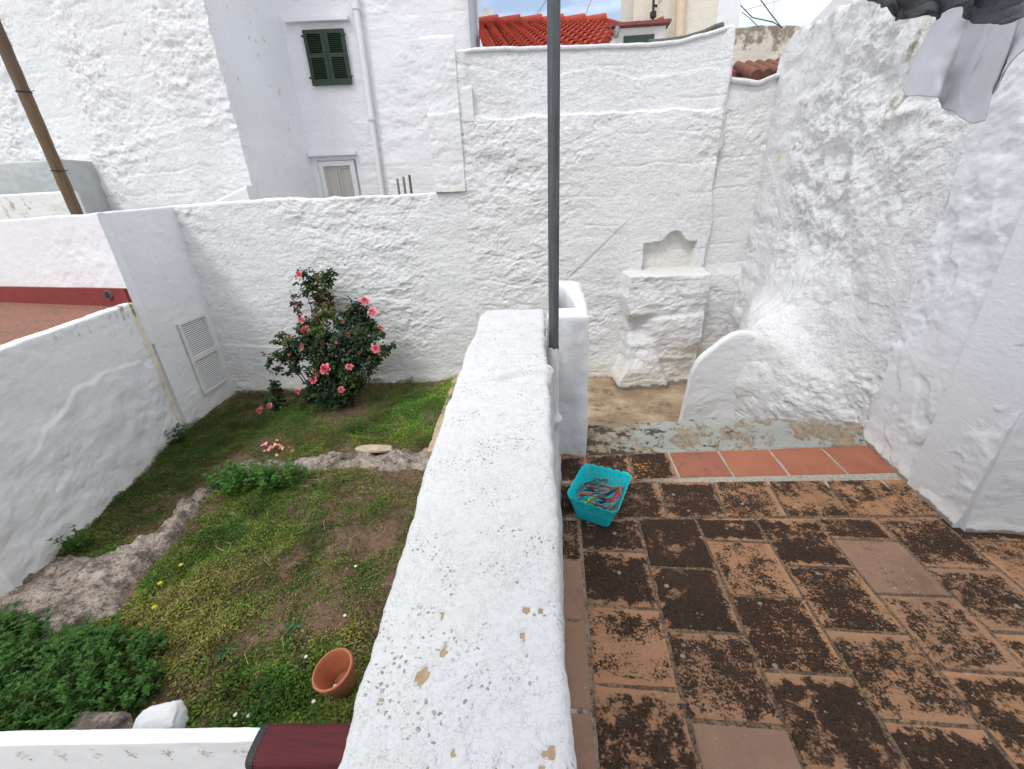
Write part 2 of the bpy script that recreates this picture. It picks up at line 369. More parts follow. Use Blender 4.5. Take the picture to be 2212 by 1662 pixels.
o = slab('high_boundary_wall', bw(-1.0), bw(2.75), G-.25, [(0, 2.845), (s2(-.72), 2.86), (s2(.0), 2.85), (s2(.89), 2.835), (s2(1.25), 2.86), (s2(1.5), 2.905), (s2(1.70), 2.95), (s2(1.72), 2.93), (s2(1.755), 2.53), (s2(1.9), 2.51), (s2(2.05), 2.49), (s2(2.3), 2.56), (s2(2.75), 2.66)], .30, .0095, .70, 5, ex_high, ti_high, ang=28, course=.006, rmod=lambda X, Z: (1-.6*sst(2.24, 2.30, Z))*(1-.35*sst(1.72, 1.9, X)*sst(.8, 1.1, Z)))
tag(o, 'tall rough whitewashed wall with a cream niche and a stepped pier above the stair landing', 'wall')
# square chimney standing at the joint of both sections
o = slab('chimney_pillar', bw(-1.31), bw(-.985), 1.592, [(0, 2.95), (.33, 2.955)], .22, .0125, .35, 9, lambda X, Y, Z: .02+.012*sst(2.34, 2.32, Z+.02*np.sin(X*9)), lambda X, Y, Z, w: (.12*sst(1.66, 1.60, Z), .35*sst(1.70, 1.6, Z), 0*Z), m=M_far)
tag(o, 'smooth white square pillar rising where the low and the high boundary walls meet', 'pillar')
o = slab('small_buttress', bw(-.95), bw(-.845), 2.24, [(0, 2.53), (.10, 2.555)], .05, .0125, .3, 10, lambda X, Y, Z: .012+0*X, m=M_far, r=.02)
tag(o, 'short white plaster stub on the ledge beside the square pillar', 'buttress')
# ---- left side: wall with the vent, wall above the red terrace, lower wall
A = np.array([-4.06, 3.605]); B = np.array([-4.196, 4.60]); RB = np.array([-6.9, 4.12])
def ti_v(X, Y, Z, Wm): return (np.clip(1-(Z-G)/.05, 0, 1)*.7, np.clip(1-(Z-G)/.12, 0, 1)*.5, 0*Z)
o = slab('vent_wall', A+np.array([-.002, .030]), B, G-.2, [(0, 1.535), (1, 1.575)], .075, .014, .18, 12, None, ti_v, m=M_blue, topn=.004, r=.02)
tag(o, 'smooth bluish white garden wall holding the louvred vent', 'wall')
o = slab('terrace_back_wall', RB, A+np.array([-.006, 0]), .30, [(0, 1.50), (1.2, 1.505), (2.9, 1.535)], .07, .016, .32, 13, None, None, m=M_blue, topn=.006, r=.02)
tag(o, 'smooth white wall above the red band of the small tiled roof terrace', 'wall')
LW = np.array([-3.42, 1.55]); LW2 = np.array([-3.95, .55])
def ex_lw(X, Y, Z):
    zl = .30-.20*np.abs((Y-2.9)/.7)**1.6+.03*fbm(Y*3, 0*Y, 3, 3, 3)*3
    return .010*sst(zl+.010, zl-.010, Z)*sst(1.9, 2.1, Y)*sst(3.6, 3.4, Y)+.006*fbm(X*0+Y*3, Z*3, 2, 3, 3)*3*sst(.3, .2, Z)
def ti_lw(X, Y, Z, Wm):
    t = np.sqrt((X-A[0])**2+(Y-A[1])**2); stripe = sst(.115, .085, t+.02*fbm(Z*5, 0*Z, 3, 3, 1))*(Wm < .02)
    dr = sst(.28, .55, fbm(Y*9, Z*.8, 2, 3, 9)+.22)*sst(.25, .72, Z)*.55
    return (np.clip(np.clip(1-(Z-G)/.07, 0, 1)*.8+dr*.85+stripe*.42*sst(.4, .7, Z), 0, 1), np.clip(stripe*1.0+np.clip(1-(Z-G)/.15, 0, 1)*.5, 0, 1), 0*Z)
lowb = empty('roof_terrace_building', (-4.5, 2.4, G)); tag(lowb, 'low white outbuilding with a red tiled flat roof at the left edge', 'building')
ge = 0.
o = slab('wall', LW+(0, 0), A+np.array([0, -.004]), G-.2, .735, .10, .014, .30, 14, ex_lw, ti_lw, m=M_blue, topn=.003, r=.02, parent=lowb)
o = slab('wall', LW2, LW, G-.2, .735, .10, .02, .25, 15, None, ti_lw, m=M_blue, topn=.003, r=.02, parent=lowb)
def f_red(g):
    p = g.pos(); n = g.noise(g.map(p, (1, 2.2, 1)), 2.6, 6, .7); n2 = g.noise(p, 45, 4, .65)
    c = g.mix(g.rng(n2, .35, .65), (.22, .075, .05), (.31, .14, .095)); c = g.mix(g.rng(n, .44, .60, 0, .8), c, g.mix(g.rng(n2, .4, .6), (.10, .075, .05), (.24, .15, .09)))
    g.set(c, .9, g.bump(n2, .6, .01))
M_redfloor = mat('old_red_tiles', f_red)
M_redband = simple('red_paint', (.21, .026, .024), .75, .15, 9, .3)
P5 = [np.append(x, 0) for x in ()]
v = [(LW2[0]-.08, LW2[1], 0), (LW[0]-.08, LW[1], 0), (A[0]-.09, A[1]-.06, 0), (A[0]-.06, A[1]+.008, 0), (RB[0], RB[1]+.02, 0), (-7, .5, 0)]
reb(MB().prism([(a[0], a[1], .40) for a in v], (0, 0, .295)).build('roof', M_redfloor), lowb)
d = (A-RB)/np.linalg.norm(A-RB); nn = np.array([d[1], -d[0]])
a0, a1 = RB+nn*.034, A+nn*.034-d*.010
mb = MB(); q0 = A+nn*.012-d*.0; mb.prism([(a0[0], a0[1], .690), (a1[0], a1[1], .690), (a1[0], a1[1], .868), (a0[0], a0[1], .858)], (-nn[0]*.045, -nn[1]*.045, 0)); reb(mb.build('red_skirting', M_redband), lowb)
# drain pipe stub in the red band
pc = onpl(235, 637, RB+nn*.036, A+nn*.036)
mb = MB(); mb.lathe([(.034, 0), (.034, .022), (.045, .022), (.047, 0)], 28, Matrix.Translation(pc+np.array([-nn[0]*.01, -nn[1]*.01, 0])) @ Vector((nn[0], nn[1], .1)).to_track_quat('Z', 'Y').to_matrix().to_4x4())
reb(autosmooth(mb.build('drain_pipe', simple('drain_clay', (.16, .12, .10), .8))), lowb) 
reb(MB().lathe([(.0, 0.016), (.035, .016)], 24, Matrix.Translation(pc) @ Vector((nn[0], nn[1], .1)).to_track_quat('Z', 'Y').to_matrix().to_4x4()).build('drain_opening', simple('dark_hole', (.02, .02, .02), .9)), lowb)
# ---- louvred vent
M_white = simple('white_paint', (.74, .74, .74), .55, .05, 8, .15)
M_whited = simple('white_paint_worn', (.70, .69, .66), .6, .10, 14, .2)
vd = (B-A)/np.linalg.norm(B-A); vn = np.array([vd[1], -vd[0]])
vent = empty('louvred_vent', (*(A+vd*.61), -.42)); tag(vent, 'white louvred vent set low in the smooth garden wall', 'vent')
s0, s1, zb, zt_ = .40, .85, -.455, .40
def VP(s, z, o): o += .010; q = A+vd*s+vn*o; return Vector((q[0]-vent.location.x, q[1]-vent.location.y, z-vent.location.z))
def vbox(mb, s0, s1, z0, z1, o0, o1): mb.prism([VP(s0, z0, o0), VP(s1, z0, o0), VP(s1, z1, o0), VP(s0, z1, o0)], vn[0]*(o1-o0)*Vector((1, 0, 0))+vn[1]*(o1-o0)*Vector((0, 1, 0)))
mb = MB(); w = .022
for b in ((s0, s0+w, zb, zt_), (s1-w, s1, zb, zt_), (s0+w, s1-w, zt_-w, zt_), (s0+w, s1-w, zb, zb+w)): vbox(mb, *b, .002, .026)
vbox(mb, s0+w, s1-w, -.045, .0, .003, .028); mb.build('frame', M_whited, vent)
MB_ = MB(); vbox(MB_, s0+w, s1-w, zb+w, zt_-w, .001, .0045); MB_.build('shade_backing', simple('vent_shade', (.12, .125, .13), .9), vent)  # dark sheet, painted as the shadow lines under the slats
for (za, zbb) in ((zb+w, -.045), (0., zt_-w)):
    mb = MB(); nsl = 18 if za < -.1 else 17; st = (zbb-za)/nsl
    for i in range(nsl):
        z = za+(i+.5)*st
        mb.prism([VP(s0+w, z-st*.45, .017), VP(s0+w, z-st*.33, .018), VP(s0+w, z+st*.10, .009), VP(s0+w, z+st*.02, .007)], (vd[0]*(s1-s0-2*w), vd[1]*(s1-s0-2*w), 0))
    mb.build('louvre_panel', M_white, vent)
# ---- right side: rough gable wall, smooth fold, shaded return
FO = np.array([1.972, 2.50]); CO = np.array([1.885, 1.69]); FAR = np.array([2.31, 5.45])
def ex_rw(X, Y, Z):
    # ledge running down to the right near the foot, bulges and the irregular inner corner
    zl = np.interp(Y, [2.5, 2.75, 3.0, 3.3, 3.55, 4.0, 5.0], [.05, .16, .30, .43, .50, .50, .42])+.07*fbm(Y*3, 0*Y, 3, 3, 4)
    dp = np.interp(Y, [2.52, 2.6, 3.0, 3.55, 3.9, 4.7, 5.2], [0, .02, .21, .50, .42, .16, .10]); e = dp*(.25*sst(.10, -.10, Z-zl)+.75*sst(.62, -.50, Z-zl))+.02*dp/.5*fbm(Y*4, Z*4, 7, 3, 14)*2
    c = fbm(Y*1.3+2, Z*1.3, 3, 3, 15)
    e = e+.006*sst(.02, .08, c)+.05*sst(4.8, 5.2, Y+.15*fbm(Z*3, 0*Z, 5, 3, 3))
    zt = 1.88+.06*(Y-3); e = e+.03*sst(zt+.04, zt-.04, Z)*sst(2.6, 2.8, Y)*sst(3.7, 3.3, Y)
    t = sst(.0, .12, 2.5+.18-Y); e = e-.0*t
    return e
def ti_rw(X, Y, Z, Wm):
    dk = sst(.12, .3, fbm(Y*3, Z*3, 6, 3, 7)+.25-np.hypot(Y-2.95, (Z-2.10)*1.2)*1.3)
    pt = np.exp(-((Y-5.0)/.08)**4-((Z-1.78)/.05)**4)
    return (np.clip(dk*.42+sst(2.62, 2.80, Z+.1*fbm(Y*5, Z*5, 2, 3, 2))*.4, 0, 1), np.clip(.3*dk+pt, 0, 1), 0*Z)
gable = empty('rough_gable_wall', (FO[0], 3.5, 0)); tag(gable, 'very rough whitewashed house wall running back on the right side of the terrace', 'wall')
def s3(y): return (FAR[1]-y)/(FAR[1]-FO[1])*np.linalg.norm(FAR-FO)
slab('rough_face', FAR, FO, G-.3, [(0, 2.70), (s3(5.3), 2.77), (s3(5.1), 2.84), (s3(4.5), 2.76), (s3(3.9), 2.70), (s3(3.2), 2.72), (s3(2.5), 2.8)], .35, .0095, .85, 21, ex_rw, ti_rw, parent=gable, ang=40, topn=.05)
def ti_nf(X, Y, Z, Wm): return (np.clip(1-(Z-.005)/.035, 0, 1)*.85, np.clip(1-(Z)/.10, 0, 1)*.45, 0*Z)
def ex_nf(X, Y, Z):
    zl = .62+.9*(Y-1.69)-.2+.05*fbm(Y*6, Z*3, 3, 3, 4)*2
    return .018*sst(.08, -.0, Z)+.008*sst(.0, .04, fbm(Y*3.1, Z*2.0, 4, 3, 11))+0*zl
slab('smooth_face', FO+np.array([0, .0]), CO, -.3, 3.4, .35, .010, .38, 22, ex_nf, ti_nf, m=M_smooth, parent=gable, r=.02)
slab('return_face', CO+np.array([.010, -.016]), (3.6, 1.66), -.3, 3.4, .35, .014, .35, 23, lambda X, Y, Z: .012*sst(.08, 0, Z), ti_nf, m=M_smooth, parent=gable, r=.02)
# stair side wall with a rounded top
def f_st(t): return t
sp = [(1.12, -.75), (1.165, -.43), (1.205, .03), (1.225, .12), (1.265, .20), (1.33, .255), (1.41, .33), (1.48, .385), (1.54, .405), (1.60, .40), (1.66, .36), (2.35, .30), (2.35, -.75)]
stub = slab('stair_side_wall', (1.20, 3.5), (2.12, 3.53), -.9, [(0, .02), (.012, .08), (.04, .16), (.08, .21), (.14, .26), (.22, .335), (.29, .385), (.35, .402), (.41, .405), (.47, .385), (.62, .36), (.9, .33)], .07, .012, .45, 24, lambda X, Y, Z: 0*X, m=M_smooth, r=.035, topn=.004)
me = stub.data; co = np.zeros(len(me.vertices)*3, np.float32); me.vertices.foreach_get('co', co); co = co.reshape(-1, 3)
co[:, 0] += np.clip((.0-co[:, 2]), 0, 1)*-.075*np.clip(1-(co[:, 0]-1.2)/.8, 0, 1); me.vertices.foreach_set('co', co.ravel()); me.update()
tag(stub, 'smooth white stair side wall with a rounded shoulder beyond the cement ledge', 'wall')
# ---- parapet between garden and terrace
def interp(y, pts): return np.interp(y, [a[0] for a in pts], [a[1] for a in pts])
PL = [(-.6, -.28), (.24, -.288), (.45, -.305), (.62, -.312), (.98, -.346), (1.2, -.360), (1.5, -.378), (1.73, -.395), (2.0, -.402), (2.3, -.437), (2.42, -.425), (2.5, -.38)]
PR = [(-.6, .045), (.25, .026), (.39, .021), (.57, .012), (.86, -.003), (1.40, -.024), (1.46, -.020), (1.50, -.030), (1.66, -.043), (2.1, -.055), (2.5, -.070)]
PT = [(-.6, .80), (.3, .825), (.6, .855), (1.2, .885), (1.42, .882), (1.47, .900), (1.6, .903), (2.1, .900), (2.42, .895), (2.5, .875)]
def parapet():
    ys = np.arange(-.6, 2.5001, .0055); prof = []
    r = .020
    nf = 90
    # cross-section parameter list: (side, t)
    rows = [('L', t) for t in np.linspace(0, 1, 60)]+[('aL', t) for t in np.linspace(0, 1, 6)[1:]]+[('T', t) for t in np.linspace(0, 1, 62)[1:]]+[('aR', t) for t in np.linspace(0, 1, 6)[1:]]+[('R', t) for t in np.linspace(0, 1, 70)[1:]]
    xl, xr, zt = interp(ys, PL), interp(ys, PR), interp(ys, PT)
    xl = xl+.003*fbm(ys*7, 0*ys, 3, 3, 2); xr = xr+.004*fbm(ys*5, 0*ys, 5, 3, 2)
    X, Y, Z, NX, NZ = [], [], [], [], []
    for k, t in rows:
        if k == 'L': x = xl-.05*(1-t)**2; z = G-.1+t*(zt-r-G+.1); n = (-1, 0)
        elif k == 'aL': a = t*math.pi/2; x = xl+r-r*math.cos(a); z = zt-r+r*math.sin(a); n = (-math.cos(a), math.sin(a))
        elif k == 'T': x = xl+r+t*(xr-.022-xl-r); z = zt+0*ys; n = (0, 1)
        elif k == 'aR': a = t*math.pi/2; x = xr-.022+.022*math.sin(a); z = zt-.022+.022*math.cos(a); n = (math.sin(a), math.cos(a))
        else:
            zz = (zt-.022)*(1-t)+(-.06)*t; x = xr+(.036+.0*ys-xr)*np.clip((zt-.022-zz)/(zt-.022), 0, 1)**1.6; z = zz; n = (1, 0)
        X.append(x); Y.append(ys); Z.append(z); NX.append(n[0]+0*ys); NZ.append(n[1]+0*ys)
    X, Y, Z, NX, NZ = map(np.array, (X, Y, Z, NX, NZ))
    h = fbm(X*3, Y*3, Z*3, 4, 61)*.004*(1+NZ)+fbm(X*16, Y*16, Z*16, 4, 62)*.0024+fbm(X*45, Y*45, Z*45, 2, 63)*.0012
    f = fbm(X*9, Y*9, Z*9, 4, 64)*3; fr = f-np.floor(f); h = h+(np.floor(f)+sst(.4, .6, fr))*.0014
    chips = []
    # flakes of paint that came off the top (measured spots: x, y, rx, ry)
    for u, v, ru, rv in ((952, 1318, 9, 16), (1137, 1302, 9, 8), (1169, 1304, 12, 8), (1124, 1352, 12, 12), (1138, 1390, 9, 8), (1116, 1246, 10, 5), (955, 1388, 7, 7), (906, 1442, 11, 17), (815, 1487, 13, 11), (975, 1590, 8, 12), (913, 1632, 11, 20), (1195, 1595, 22, 17), (1169, 1632, 12, 9), (1068, 1633, 9, 8), (1086, 1650, 10, 9), (1092, 960, 5, 3)):
        c = onz(u, v, .86); e1 = np.linalg.norm(onz(u+ru, v, .86)-c); e2 = np.linalg.norm(onz(u, v+rv, .86)-c); chips.append((c[0], c[1], e1, e2))
    T = np.zeros(X.shape+(3,)); wob = fbm(X*38, Y*38, 0, 4, 71)*1.1
    for cx, cy, e1, e2 in chips:
        dd = np.hypot((X-cx)/e1, (Y-cy)/e2)+wob; k = sst(.95, .75, dd)*(NZ > .3); T[..., 2] = np.maximum(T[..., 2], k); h = h-.004*k
    # crack at the joint between both halves of the wall
    yc = 1.445+.02*fbm(X*6, 0*X, 5, 3, 4)-.05*sst(-.12, -.3, X); cr = np.exp(-((Y-yc)/.012)**2)*(NZ > .2); h = h-.013*cr*sst(-.40, -.30, X)+.008*np.exp(-((Y-yc-.03)/.03)**2)*(NZ > .2)
    h = h+np.exp(-((Y-1.47)/.035)**2)*.012*np.exp(-((X+.03)/.03)**2)
    T[..., 0] = .35*cr*sst(-.3, -.2, X)+np.where((NX > .9), np.clip(1-Z/.05, 0, 1)*.75, 0)
    X = X+NX*h; Z = Z+NZ*h
    nR, nC = X.shape; V = np.stack([X, Y, Z], -1).reshape(-1, 3)
    # rounded far end: pull the last rows down and in
    i = np.arange(nR-1)[:, None]*nC+np.arange(nC-1)[None]; F = np.stack([i, i+nC, i+nC+1, i+1], -1).reshape(-1, 4)
    o = mesh_np('parapet', V, F, M_par, None, True, {'tint': T.reshape(-1, 3)}, ngons=[[k*nC for k in range(nR)], [k*nC+nC-1 for k in range(nR)][::-1]])
    return tag(o, 'thick whitewashed parapet with chipped speckled top between garden and terrace', 'parapet')
parapet()
# ---- hollow white pillar (planter box) behind the pole
def pillar():
    x0, x1, y0, y1, zt, zb = -.045, .182, 2.225, 3.14, .905, -.75
    n = 30
    mb_V = []; mb_F = []
    xi0, xi1, yi0, yi1 = x0+.05, x1-.062, y0+.16, y1-.12
    def ring(xa, xb, ya, yb, z, m=46, sl=0.):
        pts = []
        L_ = [(xa, ya), (xb, ya), (xb-sl, yb), (xa, yb)]
        for k in range(4):
            a, b = L_[k], L_[(k+1) % 4]
            for i in range(m): t = i/m; pts.append((a[0]+(b[0]-a[0])*t, a[1]+(b[1]-a[1])*t, z))
        return pts
    rings = [ring(x0-.0, x1+.018*(1-(z-zb)/(zt-zb)), y0, y1, z, sl=.0) for z in np.linspace(zb, zt-.012, 90)]
    rings += [ring(x0+.004, x1-.004, y0+.004, y1-.004, zt-.004, sl=.06), ring(x0+.012, x1-.014, y0+.012, y1-.012, zt, sl=.07)]
    rings += [ring(xi0-.012, xi1+.012, yi0-.012, yi1+.012, zt, sl=.06), ring(xi0-.003, xi1+.003, yi0-.003, yi1+.003, zt-.006, sl=.06)]+[ring(xi0, xi1, yi0, yi1, z, sl=.06) for z in np.linspace(zt-.03, zt-.22, 12)]
    # taper the upper far corner as in the photograph
    V = np.array(rings); nr_, m = V.shape[:2]
    X, Y, Z = V[..., 0].copy(), V[..., 1].copy(), V[..., 2].copy()
    h = fbm(X*3, Y*3, Z*3, 4, 81)*.010+fbm(X*16, Y*16, Z*16, 3, 82)*.005; h2 = fbm(X*3+7, Y*3, Z*3, 4, 83)*.010+fbm(X*16, Y*16, Z*16, 3, 84)*.004
    V[..., 0] += h; V[..., 1] += h2; V[..., 2] += h*.6
    V[..., 2] += .02*np.clip((Y-y0)/.9, 0, 1)*(Z > .8)
    i = np.arange(nr_-1)[:, None]*m; j = np.arange(m)[None]; F = np.stack([i+j, i+(j+1) % m, i+m+(j+1) % m, i+m+j], -1).reshape(-1, 4)
    T = np.zeros((nr_*m, 3)); zz = Z.ravel(); T[:, 0] = np.clip(1-(zz-.0)/.03, 0, 1)*.6*(zz > -.05); T[:, 1] = np.clip(1-zz/.1, 0, 1)*.4
    last = (nr_-1)*m
    o = mesh_np('hollow_pillar', V.reshape(-1, 3), F, M_smooth, None, True, {'tint': T}, ngons=[list(range(last, last+m))])
    return tag(o, 'white plastered box pillar with a hollow top beside the grey pole', 'pillar')
pillar()
# ---- galvanised pole, its lower end painted white
def f_galv(g):
    p = g.map(g.pos(), (1, 1, .06)); n = g.noise(p, 60, 5, .6); n2 = g.noise(g.pos(), 9, 4, .6); v = g.noise(g.pos(), 130, 3, .6)
    c = g.mix(g.rng(n, .3, .7), (.062, .072, .080), (.14, .155, .165)); c = g.mix(g.rng(n2, .5, .8, 0, .5), c, (.05, .055, .06))
    c = g.mix(g.rng(v, .68, .72, 0, .5), c, (.5, .5, .5)); g.set(c, .55, g.bump(n, .15, .002), Metallic=.35)
M_galv = mat('galvanised_steel', f_galv)
pole = empty('steel_pole', (-.010, 1.96, 0)); tag(pole, 'tall dark grey steel pole with whitewashed foot beside the parapet', 'pole')
zs = [.815+i*.25 for i in range(0, 12)]; autosmooth(MB().tube([(0, 0, z) for z in zs], .0247, 28).build('shaft', M_galv, pole))
def ppaint():
    nz, na = 150, 40; z = np.linspace(-.03, .822, nz)[:, None]; a = np.linspace(0, 2*math.pi, na, endpoint=False)[None]
    r = .0262+.013*np.exp(-((z-.418)/.022)**2)+.010*np.exp(-((z-.395)/.03)**2)+.004*sst(.35, -.03, z)+.016*np.exp(-((z-.02)/.05)**2)
    r = r+.0016*fbm(np.cos(a)*1.2, np.sin(a)*1.2, z*9, 4, 5)*2; top = .822+.012*np.sin(a*2)+.008*np.sin(a*5); zz = np.minimum(z, top)+0*a
    V = np.stack([r*np.cos(a)+0*z, r*np.sin(a)+0*z, zz], -1).reshape(-1, 3); i = np.arange(nz-1)[:, None]*na; j = np.arange(na)[None]
    F = np.stack([i+j, i+(j+1) % na, i+na+(j+1) % na, i+na+j], -1).reshape(-1, 4); T = np.zeros((len(V), 3)); T[:, 1] = .35*(fbm(V[:, 0]*30, V[:, 1]*30, V[:, 2]*6, 3, 7) > .05)
    return mesh_np('painted_foot', V, F, M_smooth, pole, True, {'tint': T})
ppaint()
# ================================================================ TERRACE FLOOR
def f_tile(g):
    p = g.pos(); a = g.sep(g.attr('tile')); seed, lich, hue = a[0], a[1], a[2]
    off = g.node('ShaderNodeCombineXYZ', {0: g.m('MULTIPLY', seed, 37.), 1: g.m('MULTIPLY', seed, 91.), 2: 0.}).outputs[0]
    q = g.node('ShaderNodeVectorMath', {0: p, 1: off}, operation='ADD').outputs[0]
    uv = g.node('ShaderNodeSeparateXYZ', {0: g.node('ShaderNodeTexCoord').outputs['UV']}).outputs
    big, mid, fin, gr = g.noise(q, 7.5, 6, .72), g.noise(p, 24, 5, .7), g.noise(q, 110, 4, .7), g.noise(p, 300, 3, .6); gr2 = g.noise(p, 150, 4, .7)
    # clean fired clay
    clean = g.mix(hue, (.53, .28, .145), (.31, .20, .145)); clean = g.mix(g.rng(mid, .3, .7), g.mix(.25, clean, (.2, .09, .05)), clean)
    clean = g.mix(g.m('MULTIPLY', g.rng(big, .5, .75), .35), clean, (.50, .33, .20)); clean = g.mix(g.m('MULTIPLY', g.rng(fin, .35, .7), .18), clean, (.12, .08, .06))
    # distance to the rim of the tile, uneven
    ex = g.m('MINIMUM', g.m('SUBTRACT', 1., uv[0]), g.m('ADD', uv[0], .06)); ey = g.m('MINIMUM', g.m('SUBTRACT', 1., uv[1]), g.m('ADD', uv[1], .03))
    sw = g.m('GREATER_THAN', g.m('FRACT', g.m('MULTIPLY', seed, 7.13)), .45); ex = g.m('ADD', ex, g.m('MULTIPLY', sw, .09)); ey = g.m('ADD', ey, g.m('MULTIPLY', g.m('GREATER_THAN', g.m('FRACT', g.m('MULTIPLY', seed, 3.71)), .6), .09))
    rim = g.rng(g.m('ADD', g.m('MINIMUM', ex, ey), g.m('MULTIPLY', g.m('SUBTRACT', mid, .5), .25)), .0, .14, -.34, .03)
    fld = g.m('ADD', g.m('ADD', g.m('MULTIPLY', g.m('SUBTRACT', big, .5), 1.15), g.m('MULTIPLY', g.m('SUBTRACT', mid, .5), .75)), g.m('ADD', g.m('MULTIPLY', g.m('SUBTRACT', fin, .5), g.m('ADD', .35, g.m('FRACT', g.m('MULTIPLY', seed, 5.3)))), g.m('ADD', lich, g.m('ADD', rim, g.m('MULTIPLY', g.m('SUBTRACT', g.noise(p, 1.9, 4, .6), .5), .4)))))
    k = g.rng(fld, .42, .52); k2 = g.rng(fld, .24, .46, 0, .28)
    dark = g.mix(g.rng(g.noise(q, 60, 4, .75), .35, .7), (.012, .009, .008), (.050, .034, .026)); dark = g.mix(g.m('MULTIPLY', g.rng(mid, .58, .74), .5), dark, (.12, .085, .065))
    c = g.mix(k2, clean, (.12, .068, .042)); c = g.mix(g.m('MULTIPLY', k, g.rng(gr2, .3, .62, .84, 1.)), c, dark)
    stn = g.m('MULTIPLY', g.rng(g.m('ADD', g.m('MULTIPLY', g.noise(p, 2.4, 5, .65), .7), g.m('MULTIPLY', g.noise(p, 16, 5, .7), .3)), .50, .64), .38); c = g.mix(stn, c, (.075, .048, .034))
    # lichen dots: pale grey and orange
    wq = g.node('ShaderNodeVectorMath', {0: p, 1: g.node('ShaderNodeVectorMath', {0: g.node('ShaderNodeTexNoise', {'Vector': p, 'Scale': 60.}).outputs[1], 1: (.012, .012, .012)}, operation='MULTIPLY').outputs[0]}, operation='ADD').outputs[0]
    v = g.vor(wq, 17); cl = g.sep(g.node('ShaderNodeTexVoronoi', {'Vector': wq, 'Scale': 17.}).outputs['Color'])
    dot = g.m('MULTIPLY', g.rng(g.m('SUBTRACT', v, g.m('MULTIPLY', cl[0], .14)), .02, .05, 1, 0), g.rng(cl[1], .62, .64)); c = g.mix(g.m('MULTIPLY', dot, .75), c, (.36, .33, .27))
    v2 = g.vor(g.map(wq, l=(3, 7, 0)), 60); cl2 = g.sep(g.node('ShaderNodeTexVoronoi', {'Vector': g.map(wq, l=(3, 7, 0)), 'Scale': 60.}).outputs['Color'])
    c = g.mix(g.m('MULTIPLY', g.m('MULTIPLY', g.rng(v2, .12, .2, 1, 0), g.rng(cl2[1], .90, .91)), .8), c, (.42, .39, .34))
    dl = g.node('ShaderNodeVectorMath', {0: p, 1: (.52, 2.12, 0)}, operation='DISTANCE').outputs['Value']
    yl = g.m('MULTIPLY', g.rng(g.m('ADD', g.noise(p, 52, 5, .7), g.m('MULTIPLY', dl, -.9)), .52, .56), g.rng(dl, .3, .4, 1, 0)); c = g.mix(yl, c, (.62, .30, .05))
    yl2 = g.m('MULTIPLY', g.rng(g.noise(g.map(p, l=(5, 5, 5)), 22, 3, .5), .74, .76), .8); c = g.mix(yl2, c, (.55, .25, .06))
    h = g.m('ADD', g.m('MULTIPLY', k, .5), g.m('ADD', g.m('MULTIPLY', fin, .6), g.m('MULTIPLY', gr, .3)))
    g.set(c, g.rng(k, 0, 1, .80, .95), g.bump(h, .55, .003), Specular_IOR_Level=.12)
M_tile = mat('old_clay_tile', f_tile)
def f_clean(g):
    p = g.pos(); a = g.sep(g.attr('tile')); n, n2, n3 = g.noise(p, 5, 5, .6), g.noise(p, 55, 5, .7), g.noise(p, 14, 5, .7)
    c = g.mix(g.rng(n, .3, .7), (.36, .115, .06), (.44, .165, .085)); c = g.mix(g.m('MULTIPLY', g.rng(n2, .35, .7), .25), c, (.30, .08, .045))
    c = g.mix(g.m('MULTIPLY', g.rng(n3, .56, .66), a[1]), c, (.05, .035, .03)); c = g.mix(g.m('MULTIPLY', a[2], .45), c, (.22, .07, .055))
    g.set(c, .62, g.bump(n2, .25, .0015))
M_clean = mat('new_red_tile', f_clean)
def f_grout(g):
    p = g.pos(); n, n2 = g.noise(p, 8, 5, .7), g.noise(p, 90, 4, .7)
    c = g.mix(g.rng(n, .38, .62), (.34, .22, .13), (.15, .115, .09)); c = g.mix(g.rng(n2, .40, .62), c, (.055, .045, .035))
    g.set(c, .95, g.bump(n2, .8, .004))
M_grout = mat('old_grout', f_grout)
terrace = tag(empty('terrace_floor'), kind='structure')
rt = random.Random(12)
tv, tf, tt, tu = [], [], [], []
cv, cf, ct, cu = [], [], [], []
def add_tile(cor, lich, hue, clean=False, gap=.0042):
    lich = min(lich, .60)-.02
    """cor: 4 corners ccw from lower left; a low pillow of 5x5 with worn edges"""
    V, F, T, U = (cv, cf, ct, cu) if clean else (tv, tf, tt, tu)
    b = len(V); sd = rt.random(); zc = rt.uniform(-.0012, .0012); tx, ty = rt.uniform(-.0012, .0012), rt.uniform(-.0012, .0012)
    c = [np.array(x, float)+np.array([rt.uniform(-.003, .003), rt.uniform(-.003, .003)]) for x in cor]; n = 14
    wx, wy = np.linalg.norm(c[1]-c[0]), np.linalg.norm(c[3]-c[0]); gx, gy = gap/wx, gap/wy
    ts = [0, .0001]+list(np.linspace(.03, .97, n-3))+[1.]
    ts = [0, .012, .03]+list(np.linspace(.08, .92, n-6))+[.97, .988, 1.]
    for i, v in enumerate(ts):
        for j, u in enumerate(ts):
            uu, vv = gx+u*(1-2*gx), gy+v*(1-2*gy); p = (1-vv)*((1-uu)*c[0]+uu*c[1])+vv*((1-uu)*c[3]+uu*c[2])
            e = min(u, 1-u, v, 1-v); ju, jv = math.sin((sd+v)*23)*.0012, math.sin((sd+u)*19+1)*.0012
            z = (-.009 if e == 0 else 0.0-(.0022 if e < .02 else 0))+zc+tx*(u-.5)+ty*(v-.5)
            V.append((p[0]+ju, p[1]+jv, z)); T.append((sd, lich, hue)); U.append((u, v))
    m = len(ts)
    for i in range(m-1):
        for j in range(m-1): a = b+i*m+j; F.append((a, a+1, a+m+1, a+m))
X0, PX = .124, .2885
def colx(k): return X0+PX*k
yB0 = lambda x: 1.690+.062*(x-.57); yB1 = lambda x: 1.985+.062*(x-.57)+.004; yA0 = lambda x: 2.006+.082*(x-.7); yA1 = lambda x: 2.288+.100*(x-.7)
